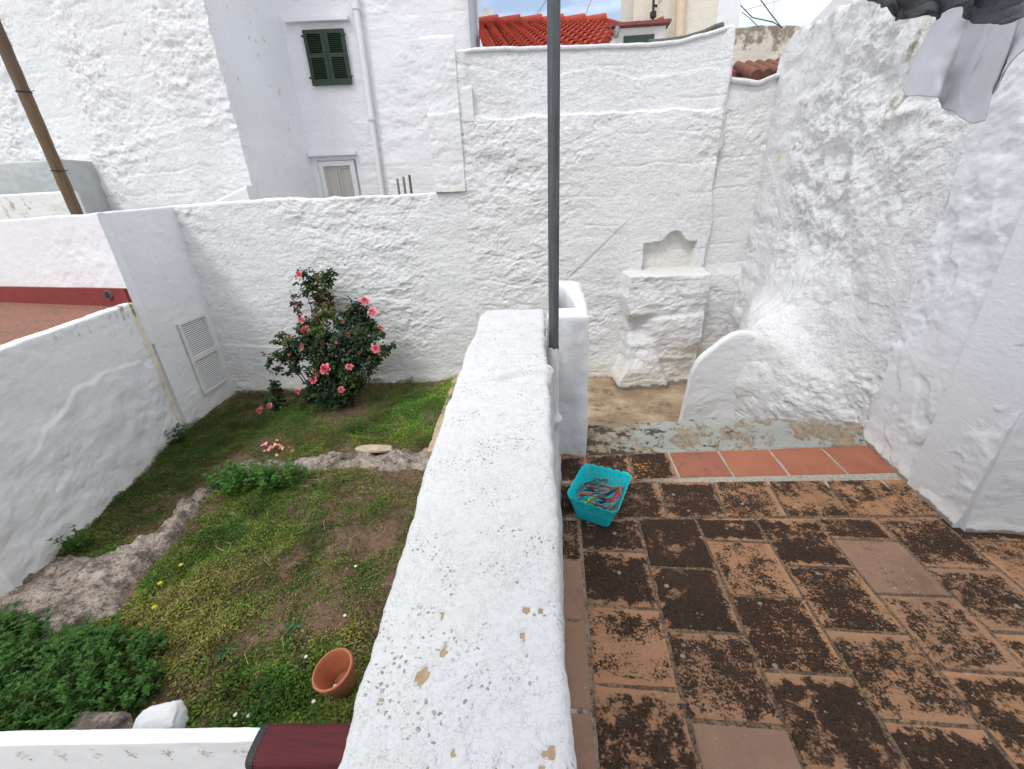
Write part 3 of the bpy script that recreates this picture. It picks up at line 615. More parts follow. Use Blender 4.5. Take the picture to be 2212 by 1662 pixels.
bonds = {0: 1.46, 1: 1.683, 2: 1.553, 3: 1.722, 4: 1.59, 5: 1.75, 6: 1.62, 7: 1.77, 8: 1.63, 9: 1.78, 10: 1.64, 11: 1.78}
lv = {(1, 0): .60, (1, 1): .62, (1, 2): .66, (1, 3): .48, (1, 4): .52, (2, 0): .70, (2, 1): .62, (2, 2): .56, (2, 3): .06, (3, 0): .55, (3, 1): .40, (3, 2): .72, (3, 3): .56, (4, 0): .62, (4, 1): .58, (4, 2): .46, (4, 3): .55, (5, 0): .56, (5, 1): .24, (5, 2): .48, (5, 3): .52, (6, 0): .55, (6, 1): .50, (6, 2): .44}
hv = {(5, 1): .9, (2, 3): 1., (1, 3): .4, (1, 0): .5, (1, 1): .5}
lv = {(k-1, r): v for (k, r), v in lv.items()}; hv = {(k-1, r): v for (k, r), v in hv.items()}; lv[(0, 3)] = .50; lv[(0, 2)] = .40; lv[(5, 1)] = .50; lv[(5, 2)] = .46; lv[(6, 1)] = .42
for k in range(0, 12):
    xa, xb = colx(k), colx(k+1); y = bonds[k]; top = min(yB0(xa), yB0(xb))-.0; i = 0; ys = []
    if top-y > .06: ys.append((y, None))
    else: ys = []; y = y
    edges = [None]+([y] if top-y > .06 else [])
    yy = y if top-y > .06 else None
    cur = None; row = 0
    while True:
        hi = (lambda x: yB0(x)) if cur is None else (lambda x, c=cur: c)
        lo = y if (cur is None and top-y > .06) else ((cur if cur is not None else None))
        if cur is None: nx = y if top-y > .06 else y-.302
        else: nx = cur-rt.uniform(.286, .298)
        add_tile([(xa, nx), (xb, nx), (xb, hi(xb)), (xa, hi(xa))], lv.get((k, row), rt.uniform(.40, .68)), hv.get((k, row), rt.uniform(0, .6)))
        cur = nx; row += 1
        if cur < -.5: break
# narrow strip beside the parapet
yy = 1.40
for ln in (.30, .31, .33, .33, .33, .33): add_tile([(.012, yy-ln), (colx(0)-.002, yy-ln), (colx(0)-.002, yy), (.028, yy)], rt.uniform(.10, .28), .95); yy -= ln
add_tile([(.02, 1.40), (colx(0), 1.40), (colx(0), 1.655), (.02, 1.655)], .5, .9)
# band B (old tiles) and band A (four newer red ones at the right)
tb = [.02, .275, .575, .864, 1.170, 1.478, 1.782, 2.04]
for i in range(len(tb)-1):
    xa, xb = tb[i], tb[i+1]; dx = .012
    add_tile([(xa-dx, yB0(xa)+.006), (xb-dx, yB0(xb)+.006), (xb+dx, yB1(xb)-.004), (xa+dx, yB1(xa)-.004)], [.7, .72, .62, .50, .50, .45, .40][i], [.6, .5, .3, .2, .1, .1, .2][i])
ta = [-.03, .20, .45, .709, 1.016, 1.330, 1.653, 1.95]
for i in range(len(ta)-1):
    xa, xb = ta[i], ta[i+1]; cl = i >= 3
    add_tile([(xa, yA0(xa)+.012), (xb, yA0(xb)+.012), (xb, yA1(xb)), (xa, yA1(xa))], .72 if not cl else [.8, .05, .15, .25][i-3], (.4 if not cl else [.8, 0, .1, .5][i-3]), cl)
def tmesh(nm, V, F, T, U, m): o = mesh_np(nm, np.array(V), np.array(F), m, terrace, False, {'tile': np.array(T)}, np.array(U)); return autosmooth(o, 30)
tmesh('old_tiles', tv, tf, tt, tu, M_tile); tmesh('red_tiles', cv, cf, ct, cu, M_clean)
def grid(name, x0, x1, y0, y1, res, zf, m, parent=None, tint=None, kind=None):
    nx, ny = int((x1-x0)/res)+1, int((y1-y0)/res)+1; X, Y = np.meshgrid(np.linspace(x0, x1, nx), np.linspace(y0, y1, ny)); Z = zf(X, Y)
    V = np.stack([X, Y, Z+0*X], -1).reshape(-1, 3); i = np.arange(ny-1)[:, None]*nx+np.arange(nx-1)[None]; F = np.stack([i, i+1, i+nx+1, i+nx], -1).reshape(-1, 4)
    at = {'tint': np.stack([np.broadcast_to(a, X.shape) for a in tint(X, Y)], -1).reshape(-1, 3)} if tint else None
    o = mesh_np(name, V, F, m, parent, True, at)
    if kind: o['kind'] = kind
    return o
def f_gr2(g):
    p = g.pos(); n, n2 = g.noise(p, 8, 5, .7), g.noise(p, 90, 4, .7); x = g.node('ShaderNodeSeparateXYZ', {0: p}).outputs
    c = g.mix(g.rng(n, .38, .62), (.34, .20, .11), (.13, .095, .07)); c = g.mix(g.rng(n2, .42, .60), c, (.05, .04, .03))
    pale = g.m('MULTIPLY', g.rng(x[1], 1.97, 2.0), g.rng(g.m('ADD', x[0], g.m('MULTIPLY', n, .6)), .75, 1.0)); c = g.mix(pale, c, g.mix(g.rng(n2, .45, .65), (.46, .42, .36), (.25, .22, .18)))
    le = g.rng(x[0], .06, .16, 1, 0); c = g.mix(g.m('MULTIPLY', le, g.rng(n, .45, .55)), c, (.50, .44, .36))
    g.set(c, .95, g.bump(n2, .8, .004))
grid('grout', -.2, 3.6, -.6, 2.36, .02, lambda X, Y: -.0038+.0018*fbm(X*9, Y*9, 0, 3, 3), mat('grout_bed', f_gr2), terrace)
# painted over splashes of limewash along the parapet foot and the right wall foot: thin raised crusts
def f_led(g):
    p = g.pos(); n, n2, n3 = g.noise(p, 4.5, 6, .68), g.noise(p, 30, 5, .7), g.noise(g.map(p, (1, 3.5, 1)), 6, 5, .7); x = g.node('ShaderNodeSeparateXYZ', {0: p}).outputs
    c = g.mix(g.rng(n2, .3, .7), (.30, .315, .29), (.38, .385, .35))
    left = g.rng(x[0], .35, .75, .10, 0); right = g.rng(x[0], 1.35, 1.7, 0, .05)
    bare = g.rng(g.m('ADD', g.m('ADD', g.m('MULTIPLY', n, .7), g.m('MULTIPLY', n2, .3)), g.m('ADD', left, right)), .525, .555)
    c = g.mix(bare, c, g.mix(g.rng(n2, .4, .6), (.36, .29, .20), (.22, .18, .13)))
    dk = g.rng(g.m('ADD', g.m('MULTIPLY', n3, .65), g.m('ADD', g.m('MULTIPLY', n2, .35), g.m('MULTIPLY', left, .9))), .565, .605); c = g.mix(g.m('MULTIPLY', dk, .92), c, (.045, .036, .028))
    g.set(c, .85, g.bump(g.m('ADD', n2, g.m('MULTIPLY', bare, -.6)), .7, .006))
M_led = mat('worn_cement', f_led)
def ledz(X, Y):
    e0 = yA1(X)+.002; t = (Y-e0)
    # worn flat cement nosing rising slightly, rounded back edge
    bk = np.interp(X, [.1, .3, 1.05, 1.5, 2.0, 2.2], [2.43, 2.45, 2.555, 2.57, 2.56, 2.56])+.012*fbm(X*7, 0*X, 3, 3, 9)*2
    z = .001+.088*sst(.0, .16, t)+.010*sst(.14, .22, t)+.005*fbm(X*6, Y*12, 3, 4, 19)
    return np.where(Y < bk, z, z-.6*sst(0, .05, Y-bk)**.7)-.02*(t < -.004)
led = grid('cement_ledge', .06, 2.22, 2.20, 2.66, .0075, ledz, M_led); tag(led, kind='structure')
# landing and terrace body
def f_land(g):
    p = g.pos(); n, n2, n3 = g.noise(p, 2.2, 6, .68), g.noise(p, 26, 5, .7), g.noise(g.map(p, (1, 1.5, 1), (3, 0, 0)), 3.6, 6, .7); x = g.node('ShaderNodeSeparateXYZ', {0: p}).outputs
    c = g.mix(g.rng(n2, .3, .7), (.34, .24, .15), (.45, .34, .22)); c = g.mix(g.rng(n, .42, .62, 0, .7), c, (.20, .135, .08)); c = g.mix(g.rng(n3, .54, .64, 0, .7), c, (.09, .07, .05))
    c = g.mix(g.m('MULTIPLY', g.rng(n, .36, .46, 1, 0), .5), c, (.55, .45, .32)); g.set(c, .8, g.bump(n2, .6, .006))
M_land = mat('worn_landing', f_land)
grid('landing', -1.2, 2.7, 2.55, 5.5, .03, lambda X, Y: -.75+.006*fbm(X*3, Y*3, 0, 3, 3)+.05*sst(.85, .70, X+.1*fbm(Y*4, X*4, 2, 2, 2))*sst(4.75, 4.85, Y), M_land, kind='structure')
MB().box((1.72, .95, -.46), (3.76, 3.1, .88)).build('terrace_body', simple('body_render', (.6, .58, .55), .9))['kind'] = 'structure'
# steps going down from the ledge to the landing (half hidden)
mb = MB(); 
for i in range(4): mb.box((.72, 2.66+i*.26, -.10-.15*i-.4), (1.0, .30, .8), bev=.01)
mb.build('steps', M_land)['kind'] = 'structure'
# ================================================================ GARDEN
def gz(X, Y):
    X = np.asarray(X, float); Y = np.asarray(Y, float)
    z = G+.022*fbm(X*1.3, Y*1.3, 0, 3, 101)*2+.012*fbm(X*5, Y*5, 0, 3, 102)
    z = z+.05*sst(3.1, 3.9, Y)*sst(-3.4, -2.9, X)+.03*sst(-1.6, -1.1, X)*sst(3.3, 4, Y)
    return z
def f_soil(g):
    p = g.pos(); n, n2, n3 = g.noise(p, 3, 6, .7), g.noise(p, 30, 5, .7), g.noise(p, 140, 3, .7); v = g.vor(p, 46)
    c = g.mix(g.rng(n2, .3, .7), (.105, .062, .042), (.21, .130, .085)); c = g.mix(g.rng(n, .52, .68, 0, .55), c, (.20, .125, .080))
    c = g.mix(g.m('MULTIPLY', g.rng(v, .12, .2, 1, 0), .35), c, (.30, .23, .17)); c = g.mix(g.rng(g.noise(p, 5, 4, .6), .48, .64, .0, .5), c, (.035, .045, .015))
    g.set(c, .97, g.bump(g.m('ADD', n2, g.m('MULTIPLY', n3, .5)), .9, .012))
M_soil = mat('garden_soil', f_soil)
grid('garden_soil', -4.6, .1, .2, 5.2, .018, lambda X, Y: gz(X, Y)+.005*fbm(X*22, Y*22, 0, 3, 104), M_soil, kind='structure')
grid('ground', -60, 60, -30, 90, 4., lambda X, Y: -1.05+0*X, simple('far_ground', (.3, .28, .25), .95), kind='structure')
# rock outcrop running round the bed: left part and upper strip, in world metres
ROCKL = [(-4.15, 1.95), (-3.70, 1.84), (-3.38, 1.86), (-3.05, 1.90), (-2.98, 2.08), (-3.08, 2.35), (-3.08, 2.66), (-3.06, 2.95), (-2.75, 3.07), (-2.66, 2.98), (-2.80, 2.80), (-2.86, 2.62), (-2.84, 2.40), (-2.74, 2.12), (-2.68, 1.78), (-2.62, 1.50), (-2.74, 1.26), (-3.0, 1.18), (-3.6, 1.05), (-4.2, 1.1)]
ROCKU = [(-2.95, 3.06), (-2.45, 3.10), (-1.90, 3.21), (-1.52, 3.26), (-1.14, 3.30), (-.85, 3.32), (-.85, 3.02), (-1.09, 2.99), (-1.55, 2.93), (-2.0, 2.92), (-2.31, 2.87), (-2.62, 2.93)]
def pdist(X, Y, poly):
    ins = poly_in(X, Y, poly); d = np.full(np.shape(X), 9.)
    for i in range(len(poly)):
        a, b = np.array(poly[i]), np.array(poly[(i+1) % len(poly)]); e = b-a; t = np.clip(((X-a[0])*e[0]+(Y-a[1])*e[1])/e.dot(e), 0, 1); d = np.minimum(d, np.hypot(X-a[0]-t*e[0], Y-a[1]-t*e[1]))
    return np.where(ins, d, -d)
def rockd(X, Y):
    w = .05*fbm(X*5, Y*5, 0, 3, 201)+.015*fbm(X*20, Y*20, 0, 2, 202)
    return np.maximum(pdist(X, Y, ROCKL), pdist(X, Y, ROCKU))+w
def f_rock(g):
    p = g.pos(); n, n2, n3 = g.noise(p, 5, 7, .72), g.noise(p, 34, 5, .72), g.noise(g.map(p, (1, 1, 1), (4, 4, 4)), 9, 6, .75)
    c = g.mix(g.rng(n2, .3, .7), (.30, .24, .20), (.50, .43, .37)); c = g.mix(g.rng(g.m('ADD', g.m('MULTIPLY', n3, .6), g.m('MULTIPLY', n2, .4)), .50, .56, 0, .85), c, (.085, .066, .055)); c = g.mix(g.rng(n, .58, .68, 0, .6), c, (.52, .47, .43))
    c = g.mix(g.rng(g.noise(p, 75, 3, .7), .54, .60, 0, .75), c, (.08, .065, .055)); c = g.mix(g.rng(g.noise(g.map(p, l=(8, 1, 2)), 6, 4, .6), .60, .68, 0, .5), c, (.06, .07, .03))
    pat = g.noise(g.map(p, l=(2, 5, 1)), 3.2, 6, .7); c = g.mix(g.rng(pat, .50, .57, 0, .72), c, g.mix(n2, (.045, .035, .03), (.14, .11, .09))); c = g.mix(g.rng(pat, .36, .42, .55, 0), c, (.58, .50, .43))
    ve = g.node('ShaderNodeTexVoronoi', {'Vector': g.node('ShaderNodeVectorMath', {0: p, 1: g.node('ShaderNodeVectorMath', {0: g.node('ShaderNodeTexNoise', {'Vector': p, 'Scale': 6., 'Detail': 4.}).outputs[1], 1: (.16, .16, .16)}, operation='MULTIPLY').outputs[0]}, operation='ADD').outputs[0], 'Scale': 3.4}, feature='DISTANCE_TO_EDGE').outputs[0]
    c = g.mix(g.m('MULTIPLY', g.rng(ve, .008, .022, .6, 0), g.rng(n, .45, .6)), c, (.05, .04, .03))
    g.set(c, .95, g.bump(g.m('ADD', n2, g.m('MULTIPLY', n3, .8)), 1., .018))
M_rock = mat('lichened_rock', f_rock)
def rock(name, x0, x1, y0, y1, poly, hh, label):
    def zf(X, Y):
        d = pdist(X, Y, poly)+.05*fbm(X*5, Y*5, 0, 3, 201)+.015*fbm(X*20, Y*20, 0, 2, 202); t = sst(-.02, .09, d)
        q = fbm(X*3.2, Y*3.2, 0, 4, 210); s = q*3; fr = s-np.floor(s)
        return gz(X, Y)-.05+t*(hh+.05+.04*q+.024*(np.floor(s)+sst(.44, .56, fr))*.7+.009*fbm(X*12, Y*12, 0, 4, 212))-.4*sst(.02, -.10, d)
    return tag(grid(name, x0, x1, y0, y1, .0105, zf, M_rock), label, 'rock')
rock('bedrock_outcrop', -4.1, -2.4, 1.0, 3.15, ROCKL, .07, 'weathered lichened bedrock outcrop curving along the left garden wall')
rock('bedrock_strip', -3.0, -.92, 2.8, 3.4, ROCKU, .075, 'low pale rock strip crossing the garden below the rose bush')
def stone(name, c, sz, seed, m, label, flat=.5, rz=0.):
    V, F = [], []; nu, nv = 44, 26
    U, Vv = np.meshgrid(np.linspace(0, 2*np.pi, nu, endpoint=False), np.linspace(.02, np.pi-.02, nv)); d = np.stack([np.sin(Vv)*np.cos(U), np.sin(Vv)*np.sin(U), np.cos(Vv)], -1)
    r = 1+.16*fbm(d[..., 0]*1.2, d[..., 1]*1.2, d[..., 2]*1.2, 3, seed)+.06*fbm(d[..., 0]*5, d[..., 1]*5, d[..., 2]*5, 3, seed+1)
    P = np.sign(d)*np.abs(d)**flat*r[..., None]*np.array(sz)/2; ca, sa = math.cos(rz), math.sin(rz); P = np.stack([P[..., 0]*ca-P[..., 1]*sa, P[..., 0]*sa+P[..., 1]*ca, P[..., 2]], -1)+np.array(c)
    i = np.arange(nv-1)[:, None]*nu; j = np.arange(nu)[None]; F = np.stack([i+j, i+nu+j, i+nu+(j+1) % nu, i+(j+1) % nu], -1).reshape(-1, 4)
    o = mesh_np(name, P.reshape(-1, 3), F, m, None, True, {'tint': np.zeros((nu*nv, 3))}, ngons=[list(range(nu)), list(range((nv-1)*nu, nv*nu))[::-1]])
    return tag(o, label, 'stone')
stone('flat_stone', (-1.72, 3.20, G+.075), (.36, .11, .05), 31, simple('pale_stone', (.46, .38, .27), .9, .2, 14, .8), 'flat pale stone slab lying on the rock strip', .8)
stone('white_stone', (-1.81, .925, G+.05), (.20, .14, .15), 5, M_smooth, 'whitewashed stone block behind the low front wall', .6, .3)
stone('brown_stone', (-2.06, .86, G+.07), (.27, .15, .14), 8, M_rock, 'flat brown mottled stone beside the whitewashed stone block', .6, .1)
kerb = slab('sandstone_kerb', (-1.07, 3.10), (-1.19, 4.80), G-.1, G+.13, .10, .02, .5, 33, None, None, m=simple('sandstone', (.45, .34, .22), .9, .2, 20, .6), r=.012)
tag(kerb, 'tan sandstone edge slab along the right border of the rose bed', 'kerb')
# ---------------------------------------------------------------- leaves
def f_leaf(g):
    c = g.attr('leaf'); g.set(c, .62, None, Specular_IOR_Level=.25)
    tr = g.node('ShaderNodeBsdfTranslucent', {'Color': g.mix(.5, c, (.15, .22, .03))}); mxs = g.node('ShaderNodeMixShader', {0: .22}); out = g.t.nodes['Material Output']
    g.t.links.new(g.b.outputs[0], mxs.inputs[1]); g.t.links.new(tr.outputs[0], mxs.inputs[2]); g.t.links.new(mxs.outputs[0], out.inputs[0])
M_leaf = mat('leaf', f_leaf)
R = np.random.default_rng(5)
def leaves(name, P, N, D, Ln, Wd, C, parent=None, fold=.25, mat_=None, shape='oval'):
    """P base points, N up normals, D pointing direction, length, width, colours -> one mesh of small folded leaves"""
    N = N/np.linalg.norm(N, axis=1)[:, None]; D = D-N*(D*N).sum(1)[:, None]; D /= np.linalg.norm(D, axis=1)[:, None]+1e-9; Sd = np.cross(D, N); L_ = Ln[:, None]; W_ = Wd[:, None]
    if shape == 'oval': tpl = [(0, 0, 0), (.30, .46, 1), (.72, .38, 1), (1, 0, .2), (.72, -.38, 1), (.30, -.46, 1)]; fa = [(0, 1, 2, 3), (0, 3, 4, 5)]
    else: tpl = [(0, 0, 0), (.28, .5, 1), (.6, .33, 1), (1, 0, .0), (.6, -.33, 1), (.28, -.5, 1)]; fa = [(0, 1, 2, 3), (0, 3, 4, 5)]
    k = len(tpl); V = np.stack([P+D*L_*a+Sd*W_*b+N*(W_*fold*c*abs(b)*1.6-L_*.12*a*a) for a, b, c in tpl], 1).reshape(-1, 3)
    n = len(P); i = np.arange(n)[:, None, None]*k+np.array(fa)[None]; F = i.reshape(-1, 4)
    return mesh_np(name, V, F, mat_ or M_leaf, parent, False, {'leaf': np.repeat(C, k, 0)})
def rdir(n): a = R.uniform(0, 2*np.pi, n); return np.stack([np.cos(a), np.sin(a), 0*a], -1)
def ground_cover():
    n = 800000
    X = R.uniform(-4.35, -.20, n); Y = R.uniform(.55, 4.95, n)
    # inside the garden
    ok = Y < 4.55+(X+4.2)*.115
    ok &= (X > -4.06+(3.605-np.minimum(Y, 3.605))*.312-.0) & (Y < 4.55+(X+4.2)*.115) & ~((Y > 3.605) & (X < -4.06-(Y-3.605)*.14))
    rd = rockd(X, Y); ok &= (rd < .02) | (R.random(n) < .015)
    # density: bare patches in the middle, thick by the walls
    pat = fbm(X*1.5, Y*1.5, 0, 4, 301)+.45*fbm(X*7, Y*7, 0, 3, 302)
    bare = np.exp(-((X+1.35)/.5)**2-((Y-2.0)/.45)**2)*.25+np.exp(-((X+1.5)/.35)**2-((Y-1.45)/.2)**2)*.30+np.exp(-((X+2.55)/.55)**2-((Y-4.35)/.38)**2)*.9+np.exp(-((X+3.55)/.35)**2-((Y-4.3)/.22)**2)*.7+np.exp(-((X+1.75)/.35)**2-((Y-1.1)/.2)**2)*.12+.5*sst(-.95, -.75, X)*sst(1.5, 1.2, Y)+.26*sst(-2.3, -1.5, X)*sst(1.35, 1.7, Y)*sst(2.95, 2.6, Y)
    dn = np.clip(.74+pat*1.05-bare+.3*sst(-2.9, -3.2, X)*sst(3.9, 3.6, Y), .05, 1); ok &= R.random(n) < dn*(.62+.38*sst(4., 1., Y))
    X, Y, pat, bare, rd = X[ok], Y[ok], pat[ok], bare[ok], rd[ok]; n = len(X)
    hgt = np.clip(.018+.05*fbm(X*4, Y*4, 0, 3, 305)+.03*sst(2.9, 3.3, Y)-.02*bare, .002, .08)
    Z = gz(X, Y)+R.random(n)**.7*hgt*1.3
    Nn = np.stack([R.normal(0, .45, n), R.normal(0, .45, n), np.ones(n)], -1); D = rdir(n); D[:, 2] = R.normal(.1, .3, n)
    Ln = R.uniform(.006, .016, n)*(1+.3*sst(2, 1, Y)); Wd = Ln*R.uniform(.45, .8, n)
    up = sst(3.05, 3.25, Y-.12*(X+2))                      # the bed above the rock strip is greener
    lft = sst(-2.9, -3.2, X)*sst(1.9, 2.2, Y)
    t = np.clip(.5+fbm(X*1.1, Y*1.1, 0, 3, 310)*1.2+.5*fbm(X*6, Y*6, 0, 2, 311)+R.normal(0, .24, n)-.07-.20*up-.5*lft, 0, 1)
    g1, g2, g3 = np.array([.050, .125, .014]), np.array([.140, .195, .026]), np.array([.21, .19, .05])
    C = np.where((t < .55)[:, None], g1+(g2-g1)*(t/.55)[:, None], g2+(g3-g2)*((t-.55)/.45)[:, None])
    br = (R.random(n) < np.clip(.13+.75*bare+.5*(.1-pat)*sst(3.2, 2.8, Y), 0, .8)*(1-.6*up)); C[br] = np.array([.20, .135, .06])*R.uniform(.5, 1.5, (br.sum(), 1))
    C = C*R.uniform(.45, 1.9, (n, 1)); C = C*(1-.35*lft)[:, None]
    clump = sst(.12, .38, fbm(X*3.1, Y*3.1, 0, 3, 350)); C = C*(1-.35*clump)[:, None]*np.array([.9, 1.0, .9]); Z = Z+.025*clump*R.random(n)
    bright = up*sst(-1.9, -1.6, X)*sst(3.4, 3.6, Y); C = C*(1+.9*bright)[:, None]
    o = leaves('ground_cover', np.stack([X, Y, Z], -1), Nn, D, Ln, Wd, C); tag(o, kind='stuff', label='low green and yellowish clover carpeting the garden soil', cat='ground cover')
    # thin grass blades
    m = 9000; X = R.uniform(-4.1, -.5, m); Y = R.uniform(.7, 4.7, m); c = fbm(X*2.2, Y*2.2, 0, 3, 330); nearp = np.exp(-((X+.95)/.35)**2-((Y-.95)/.25)**2)
    ok = ((c > .10) | (R.random(m) < nearp)) & (rockd(X, Y) < 0) & (X > -4.0+(3.605-np.minimum(Y, 3.605))*.312+.05) & (Y < 4.5+(X+4.2)*.115); X, Y = X[ok], Y[ok]; m = len(X)
    D = rdir(m)*.6; D[:, 2] = R.uniform(.5, 1.3, m); Nn = rdir(m); Nn[:, 2] = .3; C = np.array([.060, .125, .022])*R.uniform(.5, 1.7, (m, 1)); C[:, 0] *= R.uniform(.8, 1.8, m)
    o = leaves('grass_blades', np.stack([X, Y, gz(X, Y)], -1), Nn, D, R.uniform(.03, .09, m), R.uniform(.003, .006, m), C, shape='blade'); tag(o, kind='stuff', label='thin grass blades scattered through the clover', cat='grass')
ground_cover()
def shoots(name, pts, h, leafL, ncol, label, cat, group=None, kind=None, spread=.03, pairs=6, lean=.25, stem=True):
    """upright leafy shoots at pts (x, y, height factor)"""
    Ps, Ns, Ds, Ls, Ws, Cs = [], [], [], [], [], []; mb = MB()
    for (x, y, f) in pts:
        z0 = float(gz(x, y)); hh = h*f*R.uniform(.75, 1.15); lx, ly = R.normal(0, lean*hh, 2); a0 = R.uniform(0, 6.28)
        if stem: mb.tube([(x, y, z0-.01), (x+lx*.4, y+ly*.4, z0+hh*.5), (x+lx, y+ly, z0+hh)], [.0022, .0018, .001], 4, False)
        for k in range(pairs):
            t = (k+.6)/pairs; c = np.array([x+lx*t, y+ly*t, z0+hh*t]); s = (1-.55*t)*(.6+.4*min(1, t*3))
            for q in range(2 if k < pairs-1 else 4):
                a = a0+k*1.57+q*math.pi*(1 if k < pairs-1 else .5)+R.normal(0, .25); D = np.array([math.cos(a), math.sin(a), R.uniform(-.15, .45)])
                Ps.append(c); Ds.append(D); Ns.append((-D[0]*.4+R.normal(0, .2), -D[1]*.4+R.normal(0, .2), 1)); Ls.append(leafL*s*R.uniform(.75, 1.2)); Ws.append(leafL*s*.52)
                Cs.append(np.array(ncol)*R.uniform(.55, 1.25)*(.75+.6*t)*np.array([R.uniform(.8, 1.3), 1, 1]))
    root = empty(name, (pts[0][0], pts[0][1], G)) if kind is None else None
    o = leaves('foliage' if root else name, np.array(Ps)-(np.array(root.location) if root else 0), np.array(Ns, float), np.array(Ds, float), np.array(Ls), np.array(Ws), np.array(Cs), root, .2, shape='leaf')
    if stem:
        ms = simple(name+'_stem', (.07, .10, .03), .8)
        if root: mb.V = [tuple(np.array(v)-np.array(root.location)) for v in mb.V]; mb.build('stems', ms, root)
        else: tag(mb.build('mint_stems', ms), kind='stuff', label='thin green stems inside the dense leafy patch', cat='stems')
    return tag(root or o, label, cat, group, kind)
# dense leafy patch, lower left
pts = []
pm = [(-3.45, 1.42), (-3.05, 1.36), (-2.80, 1.30), (-2.50, 1.36), (-2.15, 1.30), (-1.98, 1.12), (-2.03, .98), (-2.15, .80), (-2.6, .72), (-3.6, .60)]
while len(pts) < 850:
    x, y = R.uniform(-3.7, -1.9), R.uniform(.6, 1.5); d = pdist(np.array(x), np.array(y), pm)+.06*perlin(x*7, y*7)
    if d > 0: pts.append((x, y, .55+.6*min(1, float(d)/.25)))
shoots('mint_patch', pts, .20, .048, (.042, .120, .020), 'dense dark green leafy patch filling the lower left corner', 'plants', kind='stuff', pairs=6)
def disk(c, r, n): 
    out = []
    for _ in range(n): a, q = R.uniform(0, 6.28), r*math.sqrt(R.random()); out.append((c[0]+q*math.cos(a)*1.3, c[1]+q*math.sin(a)*.75, 1-.35*q/r))
    return out
shoots('leafy_bush', disk((-2.78, 2.70), .22, 42)+disk((-2.42, 2.76), .19, 28)+disk((-2.60, 2.66), .20, 26), .23, .060, (.050, .150, .022), 'bright green leafy bush growing over the bend of the rock', 'bush', pairs=6)
shoots('wall_foot_plant', disk((-3.40, 1.93), .06, 9)+[(-3.52, 1.95, 1.)], .22, .055, (.045, .125, .022), 'small leafy plant at the foot of the left wall above the bedrock', 'plant', pairs=6)
shoots('corner_weed', disk((-3.90, 3.32), .07, 7), .22, .085, (.030, .085, .018), 'dark long leaved weed at the foot of the stained wall joint', 'weed', pairs=4)
shoots('bed_weed', disk((-2.05, 3.55), .06, 6), .17, .06, (.045, .14, .02), 'upright bright green weed in the bed below the rose bush', 'weed', pairs=5)
for (u, v, s, lb) in ((712, 1390, 1., 'spiky bluish green weed rosette in the middle of the clover'), (488, 1405, 1.15, 'star shaped dark green weed rosette left of the flower pot'), (632, 1350, .9, 'small bright green weed rosette on the bare soil above the flower pot'), (470, 1395, .8, None)):
    if lb is None or u == 712: continue
    c = onz(u, v, G+.02); n = 16; a = np.linspace(0, 2*np.pi, n, endpoint=False)+R.normal(0, .1, n); D = np.stack([np.cos(a), np.sin(a), R.uniform(.05, .5, n)], -1)
    root = empty('weed_rosette', (c[0], c[1], float(gz(c[0], c[1]))+.015)); leaves('foliage', np.zeros((n, 3)), np.tile([0., 0, 1], (n, 1))+R.normal(0, .1, (n, 3)), D, R.uniform(.05, .085, n)*s, np.full(n, .014)*s, np.array([.055, .13, .045])*R.uniform(.7, 1.4, (n, 1)), root, shape='blade'); tag(root, lb, 'weed')
shoots('pot_weeds', disk((-.93, .97), .12, 10)+disk((-.78, 1.25), .07, 6), .13, .05, (.05, .14, .025), 'fresh green broad leaved weeds around the foot of the flower pot', 'weeds', pairs=4, stem=False)
shoots('rock_edge_weed', disk((-2.02, 3.00), .07, 7), .12, .05, (.05, .13, .025), 'low green weed at the lower edge of the rock strip right of the leafy bush', 'weed', pairs=4, stem=False)
shoots('bed_corner_weed', disk((-3.55, 3.75), .10, 9), .12, .05, (.03, .085, .018), 'dark green weed in the bed below the louvred vent', 'weed', pairs=4, stem=False)
tw_ = MB()
for _ in range(46):
    x, y = R.uniform(-2.6, -.9), R.uniform(1.0, 2.9); a, l = R.uniform(0, 6.28), R.uniform(.05, .16); z = float(gz(x, y))+.03; tw_.tube([(x, y, z), (x+l*.5*math.cos(a), y+l*.5*math.sin(a), z+.012), (x+l*math.cos(a+.4), y+l*math.sin(a+.4), z)], .0016, 4, False)
tag(tw_.build('dry_stems', simple('dry_straw', (.36, .29, .15), .9, .3, 20)), 'pale dry stems scattered over the clover', 'stems', None, 'stuff')
# daisies, yellow flowers and fallen petals
M_pet = mat('petal', lambda g: g.set(g.attr('leaf'), .6, None, Specular_IOR_Level=.2))
def daisy(u, v, col, lb, cat, grp, s=.011):
    c = onz(u, v, G+.03); n = 9; a = np.linspace(0, 2*np.pi, n, endpoint=False); D = np.stack([np.cos(a), np.sin(a), .3+0*a], -1)
    o = leaves('daisy' if cat == 'daisy' else 'yellow_flower', np.zeros((n, 3)), np.tile([0., 0, 1], (n, 1)), D, np.full(n, s), np.full(n, s*.5), np.tile(col, (n, 1)), None, mat_=M_pet); o.location = (c[0], c[1], float(gz(c[0], c[1]))+.045); tag(o, lb, cat, grp)
for u, v in ((850, 1336), (795, 1648-200), (535, 1543), (507, 1742-200), (880, 1212), (745, 1330), (660, 1418), (675, 1510), (960, 1060), (770, 1230)): daisy(u, v, (.75, .75, .72), 'tiny white daisy dotted in the clover', 'daisy', 'white daisies in the clover')
for u, v in ((393, 1224), (347, 1262), (333, 1312)): daisy(u, v, (.60, .50, .03), 'small bright yellow flower in the clover right of the bedrock', 'flower', 'yellow flowers by the bedrock', .016)
